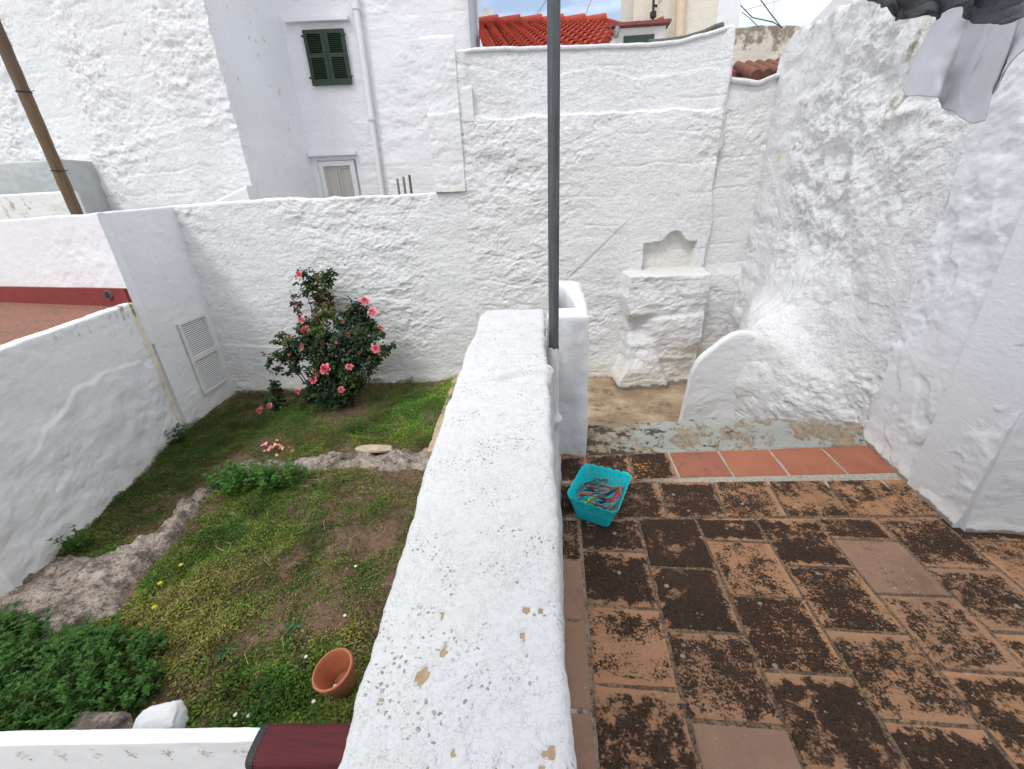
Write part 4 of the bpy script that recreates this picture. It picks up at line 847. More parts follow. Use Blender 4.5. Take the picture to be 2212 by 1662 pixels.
def petals(name, cu, cv, n, su, sv, lb):
    P = []; 
    for _ in range(n): q = onz(cu+R.normal(0, su), cv+R.normal(0, sv), G+.06); P.append((q[0], q[1], float(gz(q[0], q[1]))+R.uniform(.045, .075)))
    n = len(P); o = leaves(name, np.array(P), np.stack([R.normal(0, .4, n), R.normal(0, .4, n), np.ones(n)], -1), rdir(n), R.uniform(.03, .045, n), R.uniform(.028, .04, n), np.array([.80, .30, .33])*R.uniform(.8, 1.15, (n, 1)), None, .35, M_pet); tag(o, lb, 'petals', None, 'stuff')
petals('fallen_petals', 592, 966, 26, 14, 4, 'pink rose petals fallen above the rock strip')
# ---------------------------------------------------------------- terracotta pot
def f_terra(g):
    p = g.pos(); n, n2 = g.noise(p, 9, 5, .6), g.noise(p, 70, 4, .6); z = g.node('ShaderNodeSeparateXYZ', {0: p}).outputs[2]
    c = g.mix(g.rng(n2, .3, .7), (.42, .135, .065), (.50, .18, .09)); c = g.mix(g.rng(n, .5, .7, 0, .4), c, (.30, .11, .06))
    c = g.mix(g.m('MULTIPLY', g.rng(g.m('ADD', z, g.m('MULTIPLY', n, .05)), .02, .07, 1, 0), .6), c, (.10, .09, .05)); g.set(c, .8, g.bump(n2, .3, .002))
pot = empty('flower_pot', (-1.045, 1.180, G+.015)); tag(pot, 'empty terracotta flower pot tilted in the clover beside the parapet', 'flower pot')
pot.rotation_euler = (math.radians(7), math.radians(-9), 0)
Hp = .155; prof = [(.0, .0), (.058, .0), (.063, .004), (.088, Hp-.030), (.094, Hp-.030), (.097, Hp-.022), (.098, Hp-.004), (.095, Hp), (.089, Hp+.001), (.086, Hp-.004), (.083, Hp-.032), (.058, .010), (0, .010)]
autosmooth(MB().lathe(prof, 64).build('body', mat('terracotta', f_terra), pot), 40)
o = MB().lathe([(0, 0), (.011, .003), (.013, .012), (.008, .021), (0, .024)], 20).build('crumpled_paper', M_pet); o.data.materials[0] = simple('white_paper', (.75, .76, .78), .5); o.location = (-1.075, 1.150, G+.032); autosmooth(o); tag(o, 'small white pebble like scrap lying inside the terracotta pot', 'scrap')
# ---------------------------------------------------------------- rose bush
K6 = 1/3.3233*(2212/2560)
def c6p(x, y): return (560*(2212/2560)+x*K6, 600*(2212/2560)+y*K6)
PXM = .00128
M_pink = mat('rose_petal', lambda g: g.set(g.attr('leaf'), .55, None, Specular_IOR_Level=.2))
M_cane = simple('rose_cane', (.055, .050, .028), .8, .3, 30, .3)
def rose_mesh(name, c, r, nrm, col, parent, tight=1.):
    n = Vector(nrm).normalized(); q = n.to_track_quat('Z', 'Y').to_matrix(); V, F, C = [], [], []
    for ring, (cnt, tilt, rr, hh) in enumerate(((6, .95, 1.0, .05), (6, .72, .88, .18), (5, .48, .68, .32), (5, .25, .48, .42), (4, .08, .28, .48))):
        if ring == 0 and tight < .7: continue
        for k in range(cnt):
            a = 2*math.pi*(k+.5*(ring % 2))/cnt+R.normal(0, .12); b = len(V); m = 5; jr = R.uniform(.85, 1.15); ci = np.array(col)*R.uniform(.85, 1.12)*(1-.09*ring)
            ci = ci*np.array([1, .80**(ring*.8), .85**(ring*.8)])
            for i in range(m):
                t = i/(m-1); rad = rr*r*(.22+.78*math.sin(t*math.pi/2*(.6+.4*tilt)))*jr; z = hh*r+r*.75*t*(1-tilt*.55)-(.22*r*t**3*tilt)
                for j in range(m):
                    s = (j/(m-1)-.5)*2; wd = (3.6/cnt)*(1-.30*t*t*s*s); aa = a+s*wd*.62; rj = rad*(1-.12*s*s*t)
                    p = q @ Vector((rj*math.cos(aa), rj*math.sin(aa), z-.10*r*abs(s)*t+R.normal(0, .012)*r)); V.append(Vector(c)+p); C.append(ci*(1.12-.25*(1-t)))
            F += [(b+i*m+j, b+i*m+j+1, b+(i+1)*m+j+1, b+(i+1)*m+j) for i in range(m-1) for j in range(m-1)]
    return mesh_np(name, np.array(V), np.array(F), M_pink, parent, True, {'leaf': np.array(C)})
def rose_bush(name, base, blobs, flowers, dried, canes, label, ymap, dens, dark):
    root = empty(name, base); b0 = np.array(base); tag(root, label, 'rose bush')
    mb = MB()
    ends = []
    for (pts) in canes:
        P = []
        for (x, y, d) in pts: u, v = c6p(x, y); P.append(ony(u, v, d)-b0)
        P[0][2] = -.03; Q = []
        for i in range(len(P)-1):
            for t in np.linspace(0, 1, 5, endpoint=False): Q.append(P[i]*(1-t)+P[i+1]*t+R.normal(0, .006, 3))
        Q.append(P[-1]); mb.tube(Q, list(np.linspace(.0085, .003, len(Q))), 6)
    mb.build('canes', M_cane, root, True)
    Ps, Ns, Ds, Ls, Ws, Cs = [], [], [], [], [], []
    for (x, y, r, hue) in blobs:
        d0 = ymap(x, y); rr = r*PXM; u, v = c6p(x, y); c = ony(u, v, d0)-b0; cnt = int(dens*(r/60.)**2)+3
        for _ in range(cnt):
            o = R.normal(0, .48, 3)*rr; o[1] *= 1.25; p = c+o
            if p[1]+b0[1] > 4.50+(p[0]+b0[0]+4.2)*.115: p[1] = 4.50+(p[0]+b0[0]+4.2)*.115-b0[1]-R.random()*.06
            if p[2] < .03: p[2] = .03+R.random()*.1
            dirn = o/np.linalg.norm(o)+np.array([R.normal(0, .5), R.normal(-.15, .5), R.normal(-.1, .4)]); side = np.cross(dirn, (0, 0, 1)); side /= np.linalg.norm(side)+1e-6
            nrm = np.array([R.normal(0, .45), R.normal(-.35, .4), 1.]); col = {0: (.018, .042, .018), 1: (.075, .105, .022), 2: (.075, .030, .020), 3: (.045, .085, .020)}[hue]
            col = np.array(col)*R.uniform(.6, 1.6)*np.array([R.uniform(.8, 1.2), 1, R.uniform(.8, 1.2)])
            if R.random() < .06: col = np.array([.12, .11, .02])
            for (a, s, l) in ((.0, 0, 1.), (-.030, 1, .9), (-.030, -1, .9)):
                Ps.append(p+dirn/np.linalg.norm(dirn)*a); Ds.append(dirn*(1 if s == 0 else .45)+side*s*1.0); Ns.append(nrm+R.normal(0, .12, 3)); sz = R.uniform(.030, .048)*l*dark; Ls.append(sz); Ws.append(sz*.78); Cs.append(col*R.uniform(.9, 1.1))
    leaves('foliage', np.array(Ps), np.array(Ns), np.array(Ds), np.array(Ls), np.array(Ws), np.array(Cs), root, .22)
    for (x, y, r, dy) in flowers:
        u, v = c6p(x, y); c = ony(u, v, ymap(x, y)-.10+dy)-b0; 
        rose_mesh('rose_flower', c, r*PXM*1.12, (R.normal(0, .35)+(x-850)/900, -1.0, .55+R.normal(0, .3)), (.88, R.uniform(.22, .32), R.uniform(.27, .36)) if r < 60 else (.86, .3, .36), root, 1. if r > 24 else .5)
    for (x, y, r) in dried:
        u, v = c6p(x, y); c = ony(u, v, ymap(x, y)-.12)-b0; rose_mesh('dried_flower', c, r*PXM*1.2, (R.normal(0, .5), -1., R.normal(0, .5)), (.42, .24, .08), root, .5)
    return root
blobs = [(655, 285, 55, 0), (740, 330, 62, 0), (690, 370, 45, 0), (690, 440, 45, 0), (860, 290, 45, 0), (830, 330, 60, 1), (880, 350, 40, 0), (900, 290, 25, 0), (870, 255, 18, 0), (740, 400, 55, 0), (810, 420, 55, 1), (790, 480, 60, 2), (870, 480, 50, 2), (800, 540, 65, 1), (880, 560, 50, 1), (850, 610, 60, 1), (800, 650, 60, 2), (770, 700, 55, 1), (760, 760, 50, 1), (880, 640, 40, 1), (755, 590, 25, 0),
  (570, 470, 18, 2), (565, 530, 22, 2), (625, 540, 32, 2), (590, 585, 25, 2), (620, 620, 18, 2), (1100, 550, 70, 0), (1060, 610, 60, 0), (1150, 600, 70, 0), (1050, 680, 70, 0), (1150, 680, 80, 0), (1230, 690, 40, 0), (1200, 750, 60, 3), (1270, 740, 45, 3), (1310, 790, 30, 0), (1000, 620, 30, 0), (960, 700, 60, 0), (1240, 820, 40, 0),
  (700, 700, 55, 0), (650, 720, 45, 0), (620, 760, 30, 0), (700, 820, 85, 0), (850, 810, 95, 0), (1000, 800, 95, 0), (1120, 800, 90, 0), (820, 900, 110, 0), (960, 900, 110, 0), (1080, 900, 90, 0), (1180, 860, 75, 0), (720, 920, 100, 0), (620, 860, 80, 0), (530, 830, 50, 3), (470, 800, 38, 0), (430, 850, 32, 3), (550, 920, 70, 0), (600, 1000, 75, 0), (490, 980, 60, 0), (420, 960, 35, 0), (380, 1000, 30, 0), (365, 1040, 20, 0), (450, 1080, 40, 0), (530, 1110, 32, 0), (600, 1080, 45, 0), (1180, 960, 75, 0), (1100, 1000, 70, 0), (1250, 970, 50, 0), (1320, 890, 32, 0), (1370, 900, 38, 0), (1400, 880, 20, 0), (1330, 950, 30, 3), (1280, 1010, 30, 3), (1220, 1060, 40, 0), (1200, 1120, 30, 0),
  (900, 1020, 120, 0), (780, 1060, 100, 0), (1040, 1080, 90, 3), (1040, 1130, 80, 3), (900, 1130, 120, 0), (760, 1180, 80, 0), (1120, 1180, 65, 3), (720, 1240, 60, 0), (700, 1310, 55, 0), (680, 1350, 40, 0), (850, 1230, 120, 0), (980, 1230, 110, 0), (1080, 1230, 75, 0), (1130, 1220, 50, 0), (900, 1310, 110, 0), (1010, 1310, 90, 0), (880, 1370, 90, 0), (960, 1370, 80, 0)]
fl = [(632, 288, 30, 0), (1165, 510, 34, 0), (1235, 605, 37, 0), (650, 665, 30, 0), (697, 750, 47, -.05), (1318, 735, 23, 0), (655, 880, 23, -.06), (1258, 908, 36, -.04), (935, 852, 15, -.08), (845, 1072, 44, -.10), (1042, 1055, 27, -.1), (748, 1163, 35, -.08), (975, 1245, 28, -.1), (622, 1257, 26, 0), (770, 1110, 18, -.05), (540, 955, 12, 0)]
dr = [(785, 310, 20), (550, 820, 17), (350, 950, 22), (318, 930, 12), (985, 685, 16), (820, 850, 22), (1040, 790, 20), (780, 995, 20), (1210, 975, 14), (490, 765, 15), (1030, 570, 14), (985, 630, 13), (1020, 770, 12), (1130, 935, 14)]
canes = [[(900, 1420, 4.2), (880, 1100, 4.25), (830, 800, 4.35), (820, 560, 4.45), (860, 260, 4.48)], [(910, 1420, 4.2), (820, 1000, 4.25), (760, 700, 4.4), (700, 460, 4.45), (650, 290, 4.45)], [(890, 1425, 4.2), (700, 1200, 4.15), (560, 1000, 4.15), (350, 950, 4.1)], [(885, 1425, 4.2), (660, 1180, 4.1), (520, 900, 4.15), (470, 780, 4.15)], [(915, 1420, 4.22), (1050, 1150, 4.2), (1120, 800, 4.3), (1165, 520, 4.4)], [(920, 1420, 4.22), (1150, 1150, 4.2), (1250, 900, 4.25), (1300, 730, 4.3)], [(925, 1420, 4.2), (1190, 1200, 4.1), (1220, 1060, 4.15), (1390, 890, 4.2)], [(900, 1420, 4.18), (760, 1050, 4.1), (640, 780, 4.2), (620, 600, 4.25), (545, 420, 4.3)], [(905, 1420, 4.1), (870, 1150, 4.0), (845, 1075, 3.98)], [(905, 1420, 4.12), (1000, 1200, 4.0), (1040, 1060, 3.98)]]
rose_bush('rose_bush', (-2.45, 4.18, G+.03), blobs, fl, dr, canes, 'tall dark leaved rose bush with many pink blooms against the back wall', lambda x, y: 4.48 if y < 600 and x < 950 else (4.34 if y < 760 else 4.16), 34, 1.)
b2 = [(410, 1190, 30, 0), (400, 1230, 38, 0), (440, 1210, 25, 0), (420, 1280, 42, 3), (460, 1260, 30, 2), (450, 1330, 50, 3), (400, 1340, 30, 0), (480, 1340, 35, 0), (350, 1345, 20, 0), (440, 1390, 45, 0), (380, 1400, 25, 0)]
rose_bush('small_rose_bush', (-3.03, 4.12, G+.03), b2, [(312, 1418, 36, -.05), (385, 1378, 27, -.05)], [], [[(430, 1410, 4.1), (420, 1300, 4.12), (405, 1170, 4.15)], [(430, 1410, 4.1), (380, 1400, 4.0), (312, 1418, 3.98)]], 'small low rose plant with two pale pink blooms drooping to the ground', lambda x, y: 4.10, 36, 1.)
# ---------------------------------------------------------------- basket with clothes pegs
M_turq = mat('turquoise_plastic', lambda g: g.set(g.mix(g.rng(g.noise(g.pos(), 20, 3), .3, .7), (.006, .60, .68), (.010, .68, .76)), .38, None, Specular_IOR_Level=.5, Subsurface_Weight=0.))
def basket():
    # rim corners measured at z = .115, base corners on the floor
    rim = [(.161, 1.972), (.412, 1.880), (.288, 1.563), (.050, 1.682)]; H_ = .115
    base = [(.172, 1.925), (.352, 1.860), (.262, 1.600), (.098, 1.672)]
    def loop(cs, n, rad):
        pts = []; cs = [np.array(c) for c in cs]; m = len(cs); seg = []
        for k in range(m):
            a, b, c = cs[k-1], cs[k], cs[(k+1) % m]; u = (a-b)/np.linalg.norm(a-b); w = (c-b)/np.linalg.norm(c-b)
            for t in np.linspace(0, 1, 7): q = b+u*rad*(1-t)**2+w*rad*t**2; seg.append(q)
        seg = np.array(seg+[seg[0]]); L_ = np.r_[0, np.cumsum(np.linalg.norm(np.diff(seg, axis=0), axis=1))]; t = np.linspace(0, L_[-1], n, endpoint=False)
        return np.stack([np.interp(t, L_, seg[:, 0]), np.interp(t, L_, seg[:, 1])], -1), t
    n = 26*16; rl, tt = loop(rim, n, .045); bl, _ = loop(base, n, .035)
    prof = [(0, 0.003), (.0, .006)]
    nz = 30; zz = np.linspace(0, 1, nz); V = []; step = 16
    for i, t in enumerate(zz):
        f = .60*t+.40*t**2; f = min(1, f+ (.16 if .0 < t else .0)*(1-t)*sst(0, .04, t)) if False else f
        k = sst(.24, .30, t)*.10*(1-t)                     # little shoulder above the base band
        xy = bl*(1-f-k)+rl*(f+k); sc = np.abs(np.cos(np.arange(n)/step*math.pi))**.7*.010 if t > .86 else 0*np.arange(n)
        hz = H_*t+sc*sst(.80, 1, t)
        V.append(np.c_[xy, hz+.002])
    V = np.array(V); F = []
    for i in range(nz-1):
        for j in range(n):
            c = j % step; y = i
            hole = False
            if 3 <= y <= 5: hole = ((j//3+y) % 2 == 0) and (j % 3 != 2)                                   # diagonal lattice at the base
            elif 13 <= y <= 19 and y % 2 == 1: hole = (j % 4 < 2)
            elif 21 <= y <= 27:
                dx = abs(c-8); r_ = math.hypot((dx)/6.6, (y-20.0)/7.0); hole = (.60 < r_ < .82 and (j % 2 == 0)) or (.22 < r_ < .44 and (j+y) % 2 == 0)
            if not hole: F.append((i*n+j, i*n+(j+1) % n, (i+1)*n+(j+1) % n, (i+1)*n+j))
    root = empty('peg_basket', (.22, 1.77, 0)); tag(root, 'turquoise plastic lace basket full of clothes pegs on the dark tiles', 'basket')
    P = V.reshape(-1, 3)-np.array([.22, 1.77, 0])
    o = mesh_np('basket_wall', P, np.array(F), M_turq, root, True)
    md = o.modifiers.new('thick', 'SOLIDIFY'); md.thickness = .0022; md.offset = 0
    r0 = P[:n]; o2 = mesh_np('basket_base', np.r_[r0, r0+[0, 0, .003]], [tuple(range(n))[::-1], tuple(range(n, 2*n))]+[(j, (j+1) % n, n+(j+1) % n, n+j) for j in range(n)], M_turq, root)
    mb = MB(); top = [Vector(p) for p in P[-n:]][::2]; mb.tube(top+[top[0]], .0016, 6, False); mb.build('rim_edge', M_turq, root, True)
    mb = MB(); ring = [Vector(p) for p in P[8*n:9*n]][::6]; mb.tube([p*1.01 for p in ring+[ring[0]]], .0016, 6, False); mb.build('base_ridge', M_turq, root, True)
basket()
M_peg = [simple('weathered_wood', (.15, .12, .10), .8, .25, 30, .3, stretch=(1, 6, 6)), simple('grey_plastic_peg', (.19, .18, .17), .6, .15, 20), simple('red_plastic_peg', (.55, .035, .05), .4, .15, 20), simple('green_plastic_peg', (.02, .25, .10), .45), simple('yellow_plastic_peg', (.50, .55, .06), .45), simple('blue_plastic_peg', (.02, .03, .17), .45), simple('brown_wood_peg', (.09, .065, .045), .85, .3, 30, .3)]
M_wire = simple('rusty_wire', (.12, .09, .07), .5, metal=.6)
def make_peg():
    root = empty('clothes_peg')
    for sg in (-1, 1):
        V = []; w = .0045
        # outline in x (length) and z (away from partner)
        out = [(-.036, .0045+.0055), (-.036, .0075+.0055), (-.008, .0052), (.010, .0052), (.030, .0046), (.036, .0028), (.036, .0006), (.020, .0006), (.014, .0014), (.008, .0006), (-.002, .0006), (-.006, .0010)]
        V = [(x, -w, sg*z) for x, z in out]+[(x, w, sg*z) for x, z in out]; n = len(out)
        F = [tuple(range(n)), tuple(range(n, 2*n))[::-1]]+[(i, n+i, n+(i+1) % n, (i+1) % n) for i in range(n)]
        mesh_np('prong', np.array(V), F, None, root)
    pts = [Vector((-.003+.0032*math.cos(a), -.0052+.0104*a/(2*math.pi*3), .0032*math.sin(a))) for a in np.linspace(0, 2*math.pi*3, 37)]; pts = [Vector((.008, -.0052, .0058))]+pts+[Vector((.008, .0052, -.0058))]
    mesh_np('spring', *(lambda m: (np.array(m.V), m.F))(MB().tube(pts, .0007, 5)), M_wire, root)
    return root
proto = make_peg()
pegmesh = [c.data for c in proto.children if c.name.startswith('prong')]
for me_ in pegmesh: me_.materials.append(M_peg[0])
pegdef = {}
pegspec = []   # picture position (crop 5 pixels), angle of the long axis in the picture plane, material, height
PG = [(1120, 560, 22, 6, .078), (1010, 620, -8, 6, .072), (860, 650, 65, 1, .075), (1100, 625, 28, 0, .082), (1230, 640, -12, 1, .075), (1320, 655, -5, 1, .07), (1000, 660, -4, 0, .078), (1130, 690, 8, 1, .085), (1240, 700, 20, 0, .078), (910, 750, 14, 2, .085), (1130, 740, 12, 1, .088), (1090, 795, 2, 0, .088), (1380, 740, 75, 2, .090), (1280, 830, 48, 2, .088), (1310, 780, 55, 2, .08), (850, 800, 60, 1, .074), (950, 850, 60, 4, .075), (1010, 845, 70, 4, .07), (1130, 860, 30, 5, .073), (1040, 900, -14, 0, .082), (1150, 915, -8, 1, .08), (1330, 890, 62, 1, .090), (1270, 960, 55, 1, .085), (1330, 980, 60, 1, .075), (880, 880, 10, 3, .066), (1180, 990, 40, 4, .066), (1090, 960, 5, 5, .068), (1000, 700, -20, 6, .07), (1200, 760, 35, 5, .07), (920, 830, -30, 3, .068), (1350, 690, 10, 3, .066), (1200, 830, 10, 6, .075), (960, 590, 30, 6, .068)]
seen = {}
names = {0: ('weathered grey brown wooden peg among the pile in the turquoise basket', 'wooden pegs in the basket'), 1: ('grey plastic peg among the pile in the turquoise basket', 'grey pegs in the basket'), 2: None, 3: ('green plastic peg half buried in the turquoise basket', 'green pegs in the basket'), 4: None, 5: ('dark blue plastic peg half buried in the turquoise basket', 'blue pegs in the basket'), 6: ('dark brown wooden peg among the pile in the turquoise basket', 'dark wooden pegs in the basket')}
special = {(910, 750): 'red peg lying nearly level at the left side of the basket', (1380, 740): 'upper red peg leaning on the right rim of the basket', (1280, 830): 'lower red peg of the pair crossing near the right rim', (1310, 780): 'middle red peg partly covered by the upper right one', (950, 850): 'left of two upright lime peg ends near the front rim', (1010, 845): 'right of two upright lime peg ends near the front rim', (1180, 990): 'yellow peg showing just above the front rim'}
def putpeg(i, x, y, ang, mi, z):
    r = proto if i == 0 else proto.copy()
    if i: COL.objects.link(r)
    r.scale = (1.15, 1.15, 1.15)
    if i == 0: kids = list(proto.children)
    else:
        kids = []
        for ch in protokids: c = ch.copy(); COL.objects.link(c); c.parent = r; kids.append(c)
    u, v = (1300+x/5.53)*_k, (1100+y/5.53)*_k; c = onz(u, v, z+.002); r.location = c
    a = math.radians(ang); r.rotation_euler = (R.uniform(-1.5, 1.5), R.uniform(-.22, .22), a+math.radians(3))
    for k in kids:
        if k.name.startswith('prong'):
            if mi not in pegdef: pegdef[mi] = {}
            key = k.data.name.split('#')[0]
            if (mi, k.data) not in seen:
                if mi == 0: seen[(mi, k.data)] = k.data
                else: nm = k.data.copy(); nm.materials.clear(); nm.materials.append(M_peg[mi]); seen[(mi, k.data)] = nm
            k.data = seen[(mi, k.data)]
    if (x, y) in special: r['label'] = special[(x, y)]; r['category'] = 'clothes peg'; r['group'] = 'clothes pegs in the basket'
    else: r['label'], r['group'] = names[mi]; r['category'] = 'clothes peg'
    return r
protokids = list(proto.children); pegbase = [k.data for k in protokids]
PG.sort(key=lambda t: t[3] != 0)
for i, (x, y, a, mi, z) in enumerate(PG): putpeg(i, x, y, a, mi, z)
# ---------------------------------------------------------------- laundry hanging in the upper right corner
def f_cloth(g):
    p = g.pos(); n = g.noise(p, 18, 4, .6); g.set(g.mix(g.rng(n, .3, .7), (.60, .61, .65), (.66, .67, .71)), .9, g.bump(g.noise(p, 90, 4, .6), .2, .002))
M_cloth = mat('white_cotton', f_cloth)
def f_knit(g):
    p = g.pos(); n, n2, n3 = g.noise(g.map(p, (1, 1, 5)), 26, 5, .7), g.noise(p, 7, 4, .6), g.noise(g.map(p, (1, 1, 6)), 260, 3, .7)
    c = g.mix(g.rng(n, .36, .64), (.055, .065, .085), (.17, .185, .21)); c = g.mix(g.rng(n3, .4, .6, 0, .5), c, (.24, .25, .27)); c = g.mix(g.rng(n2, .48, .62, 0, .65), c, (.06, .055, .055)); g.set(c, .95, g.bump(n3, .5, .003))
M_knit = mat('grey_heather_knit', f_knit)
def cloth(name, top, bot, nu, nv, fold, m, label, thick=.002, sag=0.):
    """top and bottom edges as polylines of 3d points"""
    def rs(P, n): P = np.array(P, float); L_ = np.r_[0, np.cumsum(np.linalg.norm(np.diff(P, axis=0), axis=1))]; t = np.linspace(0, L_[-1], n); return np.stack([np.interp(t, L_, P[:, k]) for k in range(3)], -1)
    a, b = rs(top, nu), rs(bot, nu); t = np.linspace(0, 1, nv)[:, None, None]; P = a[None]*(1-t)+b[None]*t
    u = np.linspace(0, 1, nu)[None]; tv = np.linspace(0, 1, nv)[:, None]
    w = fold(u, tv); P[..., 1] += w; P[..., 0] += .35*w
    V = P.reshape(-1, 3); i = np.arange(nv-1)[:, None]*nu+np.arange(nu-1)[None]; F = np.stack([i, i+1, i+nu+1, i+nu], -1).reshape(-1, 4)
    o = mesh_np(name, V, F, m, None, True); md = o.modifiers.new('t', 'SOLIDIFY'); md.thickness = thick
    return tag(o, label, 'laundry')
pt = lambda u, v, y: ony(u, v, y)
cloth('hanging_cloth', [pt(2120, -160, 1.30), pt(2190, -160, 1.22), pt(2260, -160, 1.15), pt(2360, -140, 1.08), pt(2420, -120, 1.05)],
      [pt(1972, 180, 1.42), pt(1970, 205, 1.40), pt(2000, 216, 1.36), pt(2040, 222, 1.32), pt(2062, 236, 1.30), pt(2076, 246, 1.27), pt(2088, 262, 1.25), pt(2096, 270, 1.24), pt(2108, 266, 1.22), pt(2124, 240, 1.20), pt(2150, 210, 1.18), pt(2170, 160, 1.16), pt(2196, 120, 1.14), pt(2232, 60, 1.10)], 150, 90,
      lambda u, t: (.014*np.sin(u*17+1.2*t+.5)+.008*np.sin(u*34-2*t)+.05*sst(.12, .02, u)*sst(.15, .8, t)+.012*fbm(u*4+0*t, t*2+0*u, 0, 3, 8)*2+.0015*np.sin(u*71+3*t)+.003*fbm(u*9+0*t, t*6+0*u, 0, 2, 9))*(.4+.9*t), M_cloth, 'white cotton cloth hanging from the line in the upper right corner')
ke = [(1780, -60), (1870, 2), (1900, 12), (1930, 19), (1962, 28), (1990, 35), (2002, 41), (2014, 42), (2030, 34), (2048, 24), (2067, 20), (2082, 22), (2096, 27), (2122, 43), (2145, 51), (2167, 59), (2182, 52), (2198, 36), (2225, 8), (2290, -60)]
yk = lambda i: .98+.02*math.sin(i*1.1)
cloth('hanging_sweater', [pt(1760+28*i, -200, .99) for i in range(20)], [pt(u, v, yk(i)) for i, (u, v) in enumerate(ke)], 140, 60, lambda u, t: (.020*np.sin(u*19+2)+.010*np.sin(u*37+t*3))*(.3+.7*t)+.010*fbm(u*9+0*t, t*6+0*u, 0, 4, 18), M_knit, 'dark grey heather knit garment hanging above the white cloth', .010)
hem = [pt(u, v-2, yk(i)-.004) for i, (u, v) in enumerate(ke)]
# clothes line carrying both
l0, l1 = np.array([-.2, .90, 2.34]), np.array([1.95, 1.05, 2.34])
lp = [l0*(1-t)+l1*t-np.array([0, 0, .05*math.sin(math.pi*t)]) for t in np.linspace(0, 1, 16)]
tag(MB().tube(lp, .0018, 6).build('clothes_line', simple('line_cord', (.5, .5, .5), .6)), 'thin cord stretched above the terrace carrying the laundry', 'clothes line')
# ---------------------------------------------------------------- low wall in the lower left corner, padded roll on it
def f_front(g):
    p = g.pos(); n4 = g.noise(p, 14, 5, .65); x = g.node('ShaderNodeSeparateXYZ', {0: p}).outputs
    c = g.mix(g.rng(n4, .3, .7), (.72, .73, .74), (.80, .805, .82))
    # worn blossom marks printed in a row under the top edge
    ux = g.m('SUBTRACT', g.m('FRACT', g.m('MULTIPLY', x[0], 8.6)), .5); uz = g.m('MULTIPLY', g.m('ADD', x[2], .060), 16.)
    d1 = g.m('ADD', g.m('ABSOLUTE', g.m('MULTIPLY', ux, 2.4)), g.m('ABSOLUTE', uz)); k1 = g.rng(g.m('ADD', d1, g.m('MULTIPLY', g.m('SUBTRACT', g.noise(p, 70, 4, .7), .5), 2.6)), .30, .52, 1, 0)
    pk = g.rng(g.noise(p, 60, 4, .7), .44, .52); zone = g.m('MULTIPLY', g.rng(x[2], -.12, -.10), g.rng(x[2], -.022, -.012, 1, 0))
    c = g.mix(g.m('MULTIPLY', g.m('MULTIPLY', k1, pk), g.m('MULTIPLY', zone, .75)), c, g.mix(g.rng(g.noise(p, 25, 3, .5), .4, .6), (.52, .42, .30), (.28, .19, .13)))
    g.set(c, .9, g.bump(n4, .3, .005))
M_front = mat('limewash_front', f_front)
o = slab('low_front_wall', (-2.6, .478), (-.27, .688), -1.0, .0, .042, .012, .12, 41, m=M_front, r=.006, topn=.003)
tag(o, 'low thin white wall with worn blossom prints across the lower left corner', 'wall')
M_mar = mat('maroon_fabric', lambda g: (lambda p: g.set(g.mix(g.rng(g.noise(g.map(p, (1, 30, 30)), 3, 3, .6), .35, .65), (.065, .006, .009), (.105, .009, .014)), .8, g.bump(g.noise(p, 260, 3, .6), .4, .002)))(g.pos()))
M_blk = simple('black_trim', (.02, .018, .02), .6)
def roll():
    root = empty('padded_roll', (-.90, .612, -.03)); tag(root, 'dark maroon ribbed padded roll with black end resting on the low wall', 'cushion')
    d = Vector((1, .09, 0)).normalized(); s = Vector((-.09, 1, 0)).normalized(); V = []; n = 96; xs = [0, .003, .010, .020]+list(np.linspace(.03, .62, 40))
    sec = []
    for k in range(n):
        a = 2*math.pi*k/n; c, q = math.cos(a), math.sin(a); e = .62; x = abs(c)**e*math.copysign(1, c)*.056; z = abs(q)**e*math.copysign(1, q)*.034; rib = 1+.012*math.cos(a*26); sec.append((x*rib, z*rib))
    def tube(xs, sc, name, m):
        V = []; F = []
        for i, x in enumerate(xs):
            for (a, z) in sec: p = d*x+s*a*sc[i]+Vector((0, 0, .040+z*sc[i]-.006*math.sin(x*9))); V.append(tuple(p))
        for i in range(len(xs)-1):
            for k in range(n): F.append((i*n+k, i*n+(k+1) % n, (i+1)*n+(k+1) % n, (i+1)*n+k))
        F += [tuple(range(n))[::-1], tuple((len(xs)-1)*n+k for k in range(n))]
        return autosmooth(mesh_np(name, np.array(V), F, m, root), 50)
    tube(xs[3:], [1.0]*(len(xs)-3), 'padding', M_mar); tube([-.004, -.001, .008, .0215], [.86, .97, 1.03, 1.035], 'end_trim', M_blk)
roll()
# ================================================================ unseen house behind the viewpoint, added and sized to shade pillar and terrace
th = empty('unseen_shade_house', (1.5, -1.2, 0)); tag(th, 'tall unseen white house added behind the viewpoint to shade the terrace', 'house')
o = MB().box((1.15, -2.6, 1.5), (4.5, 2.8, 7.1), bev=.02).build('walls', M_far); reb(o, th)
mb = MB(); mb.box((1.2, -.985, 1.05), (.95, .03, 2.1), bev=.005); reb(mb.build('door', simple('door_green', (.03, .09, .05), .6)), th)
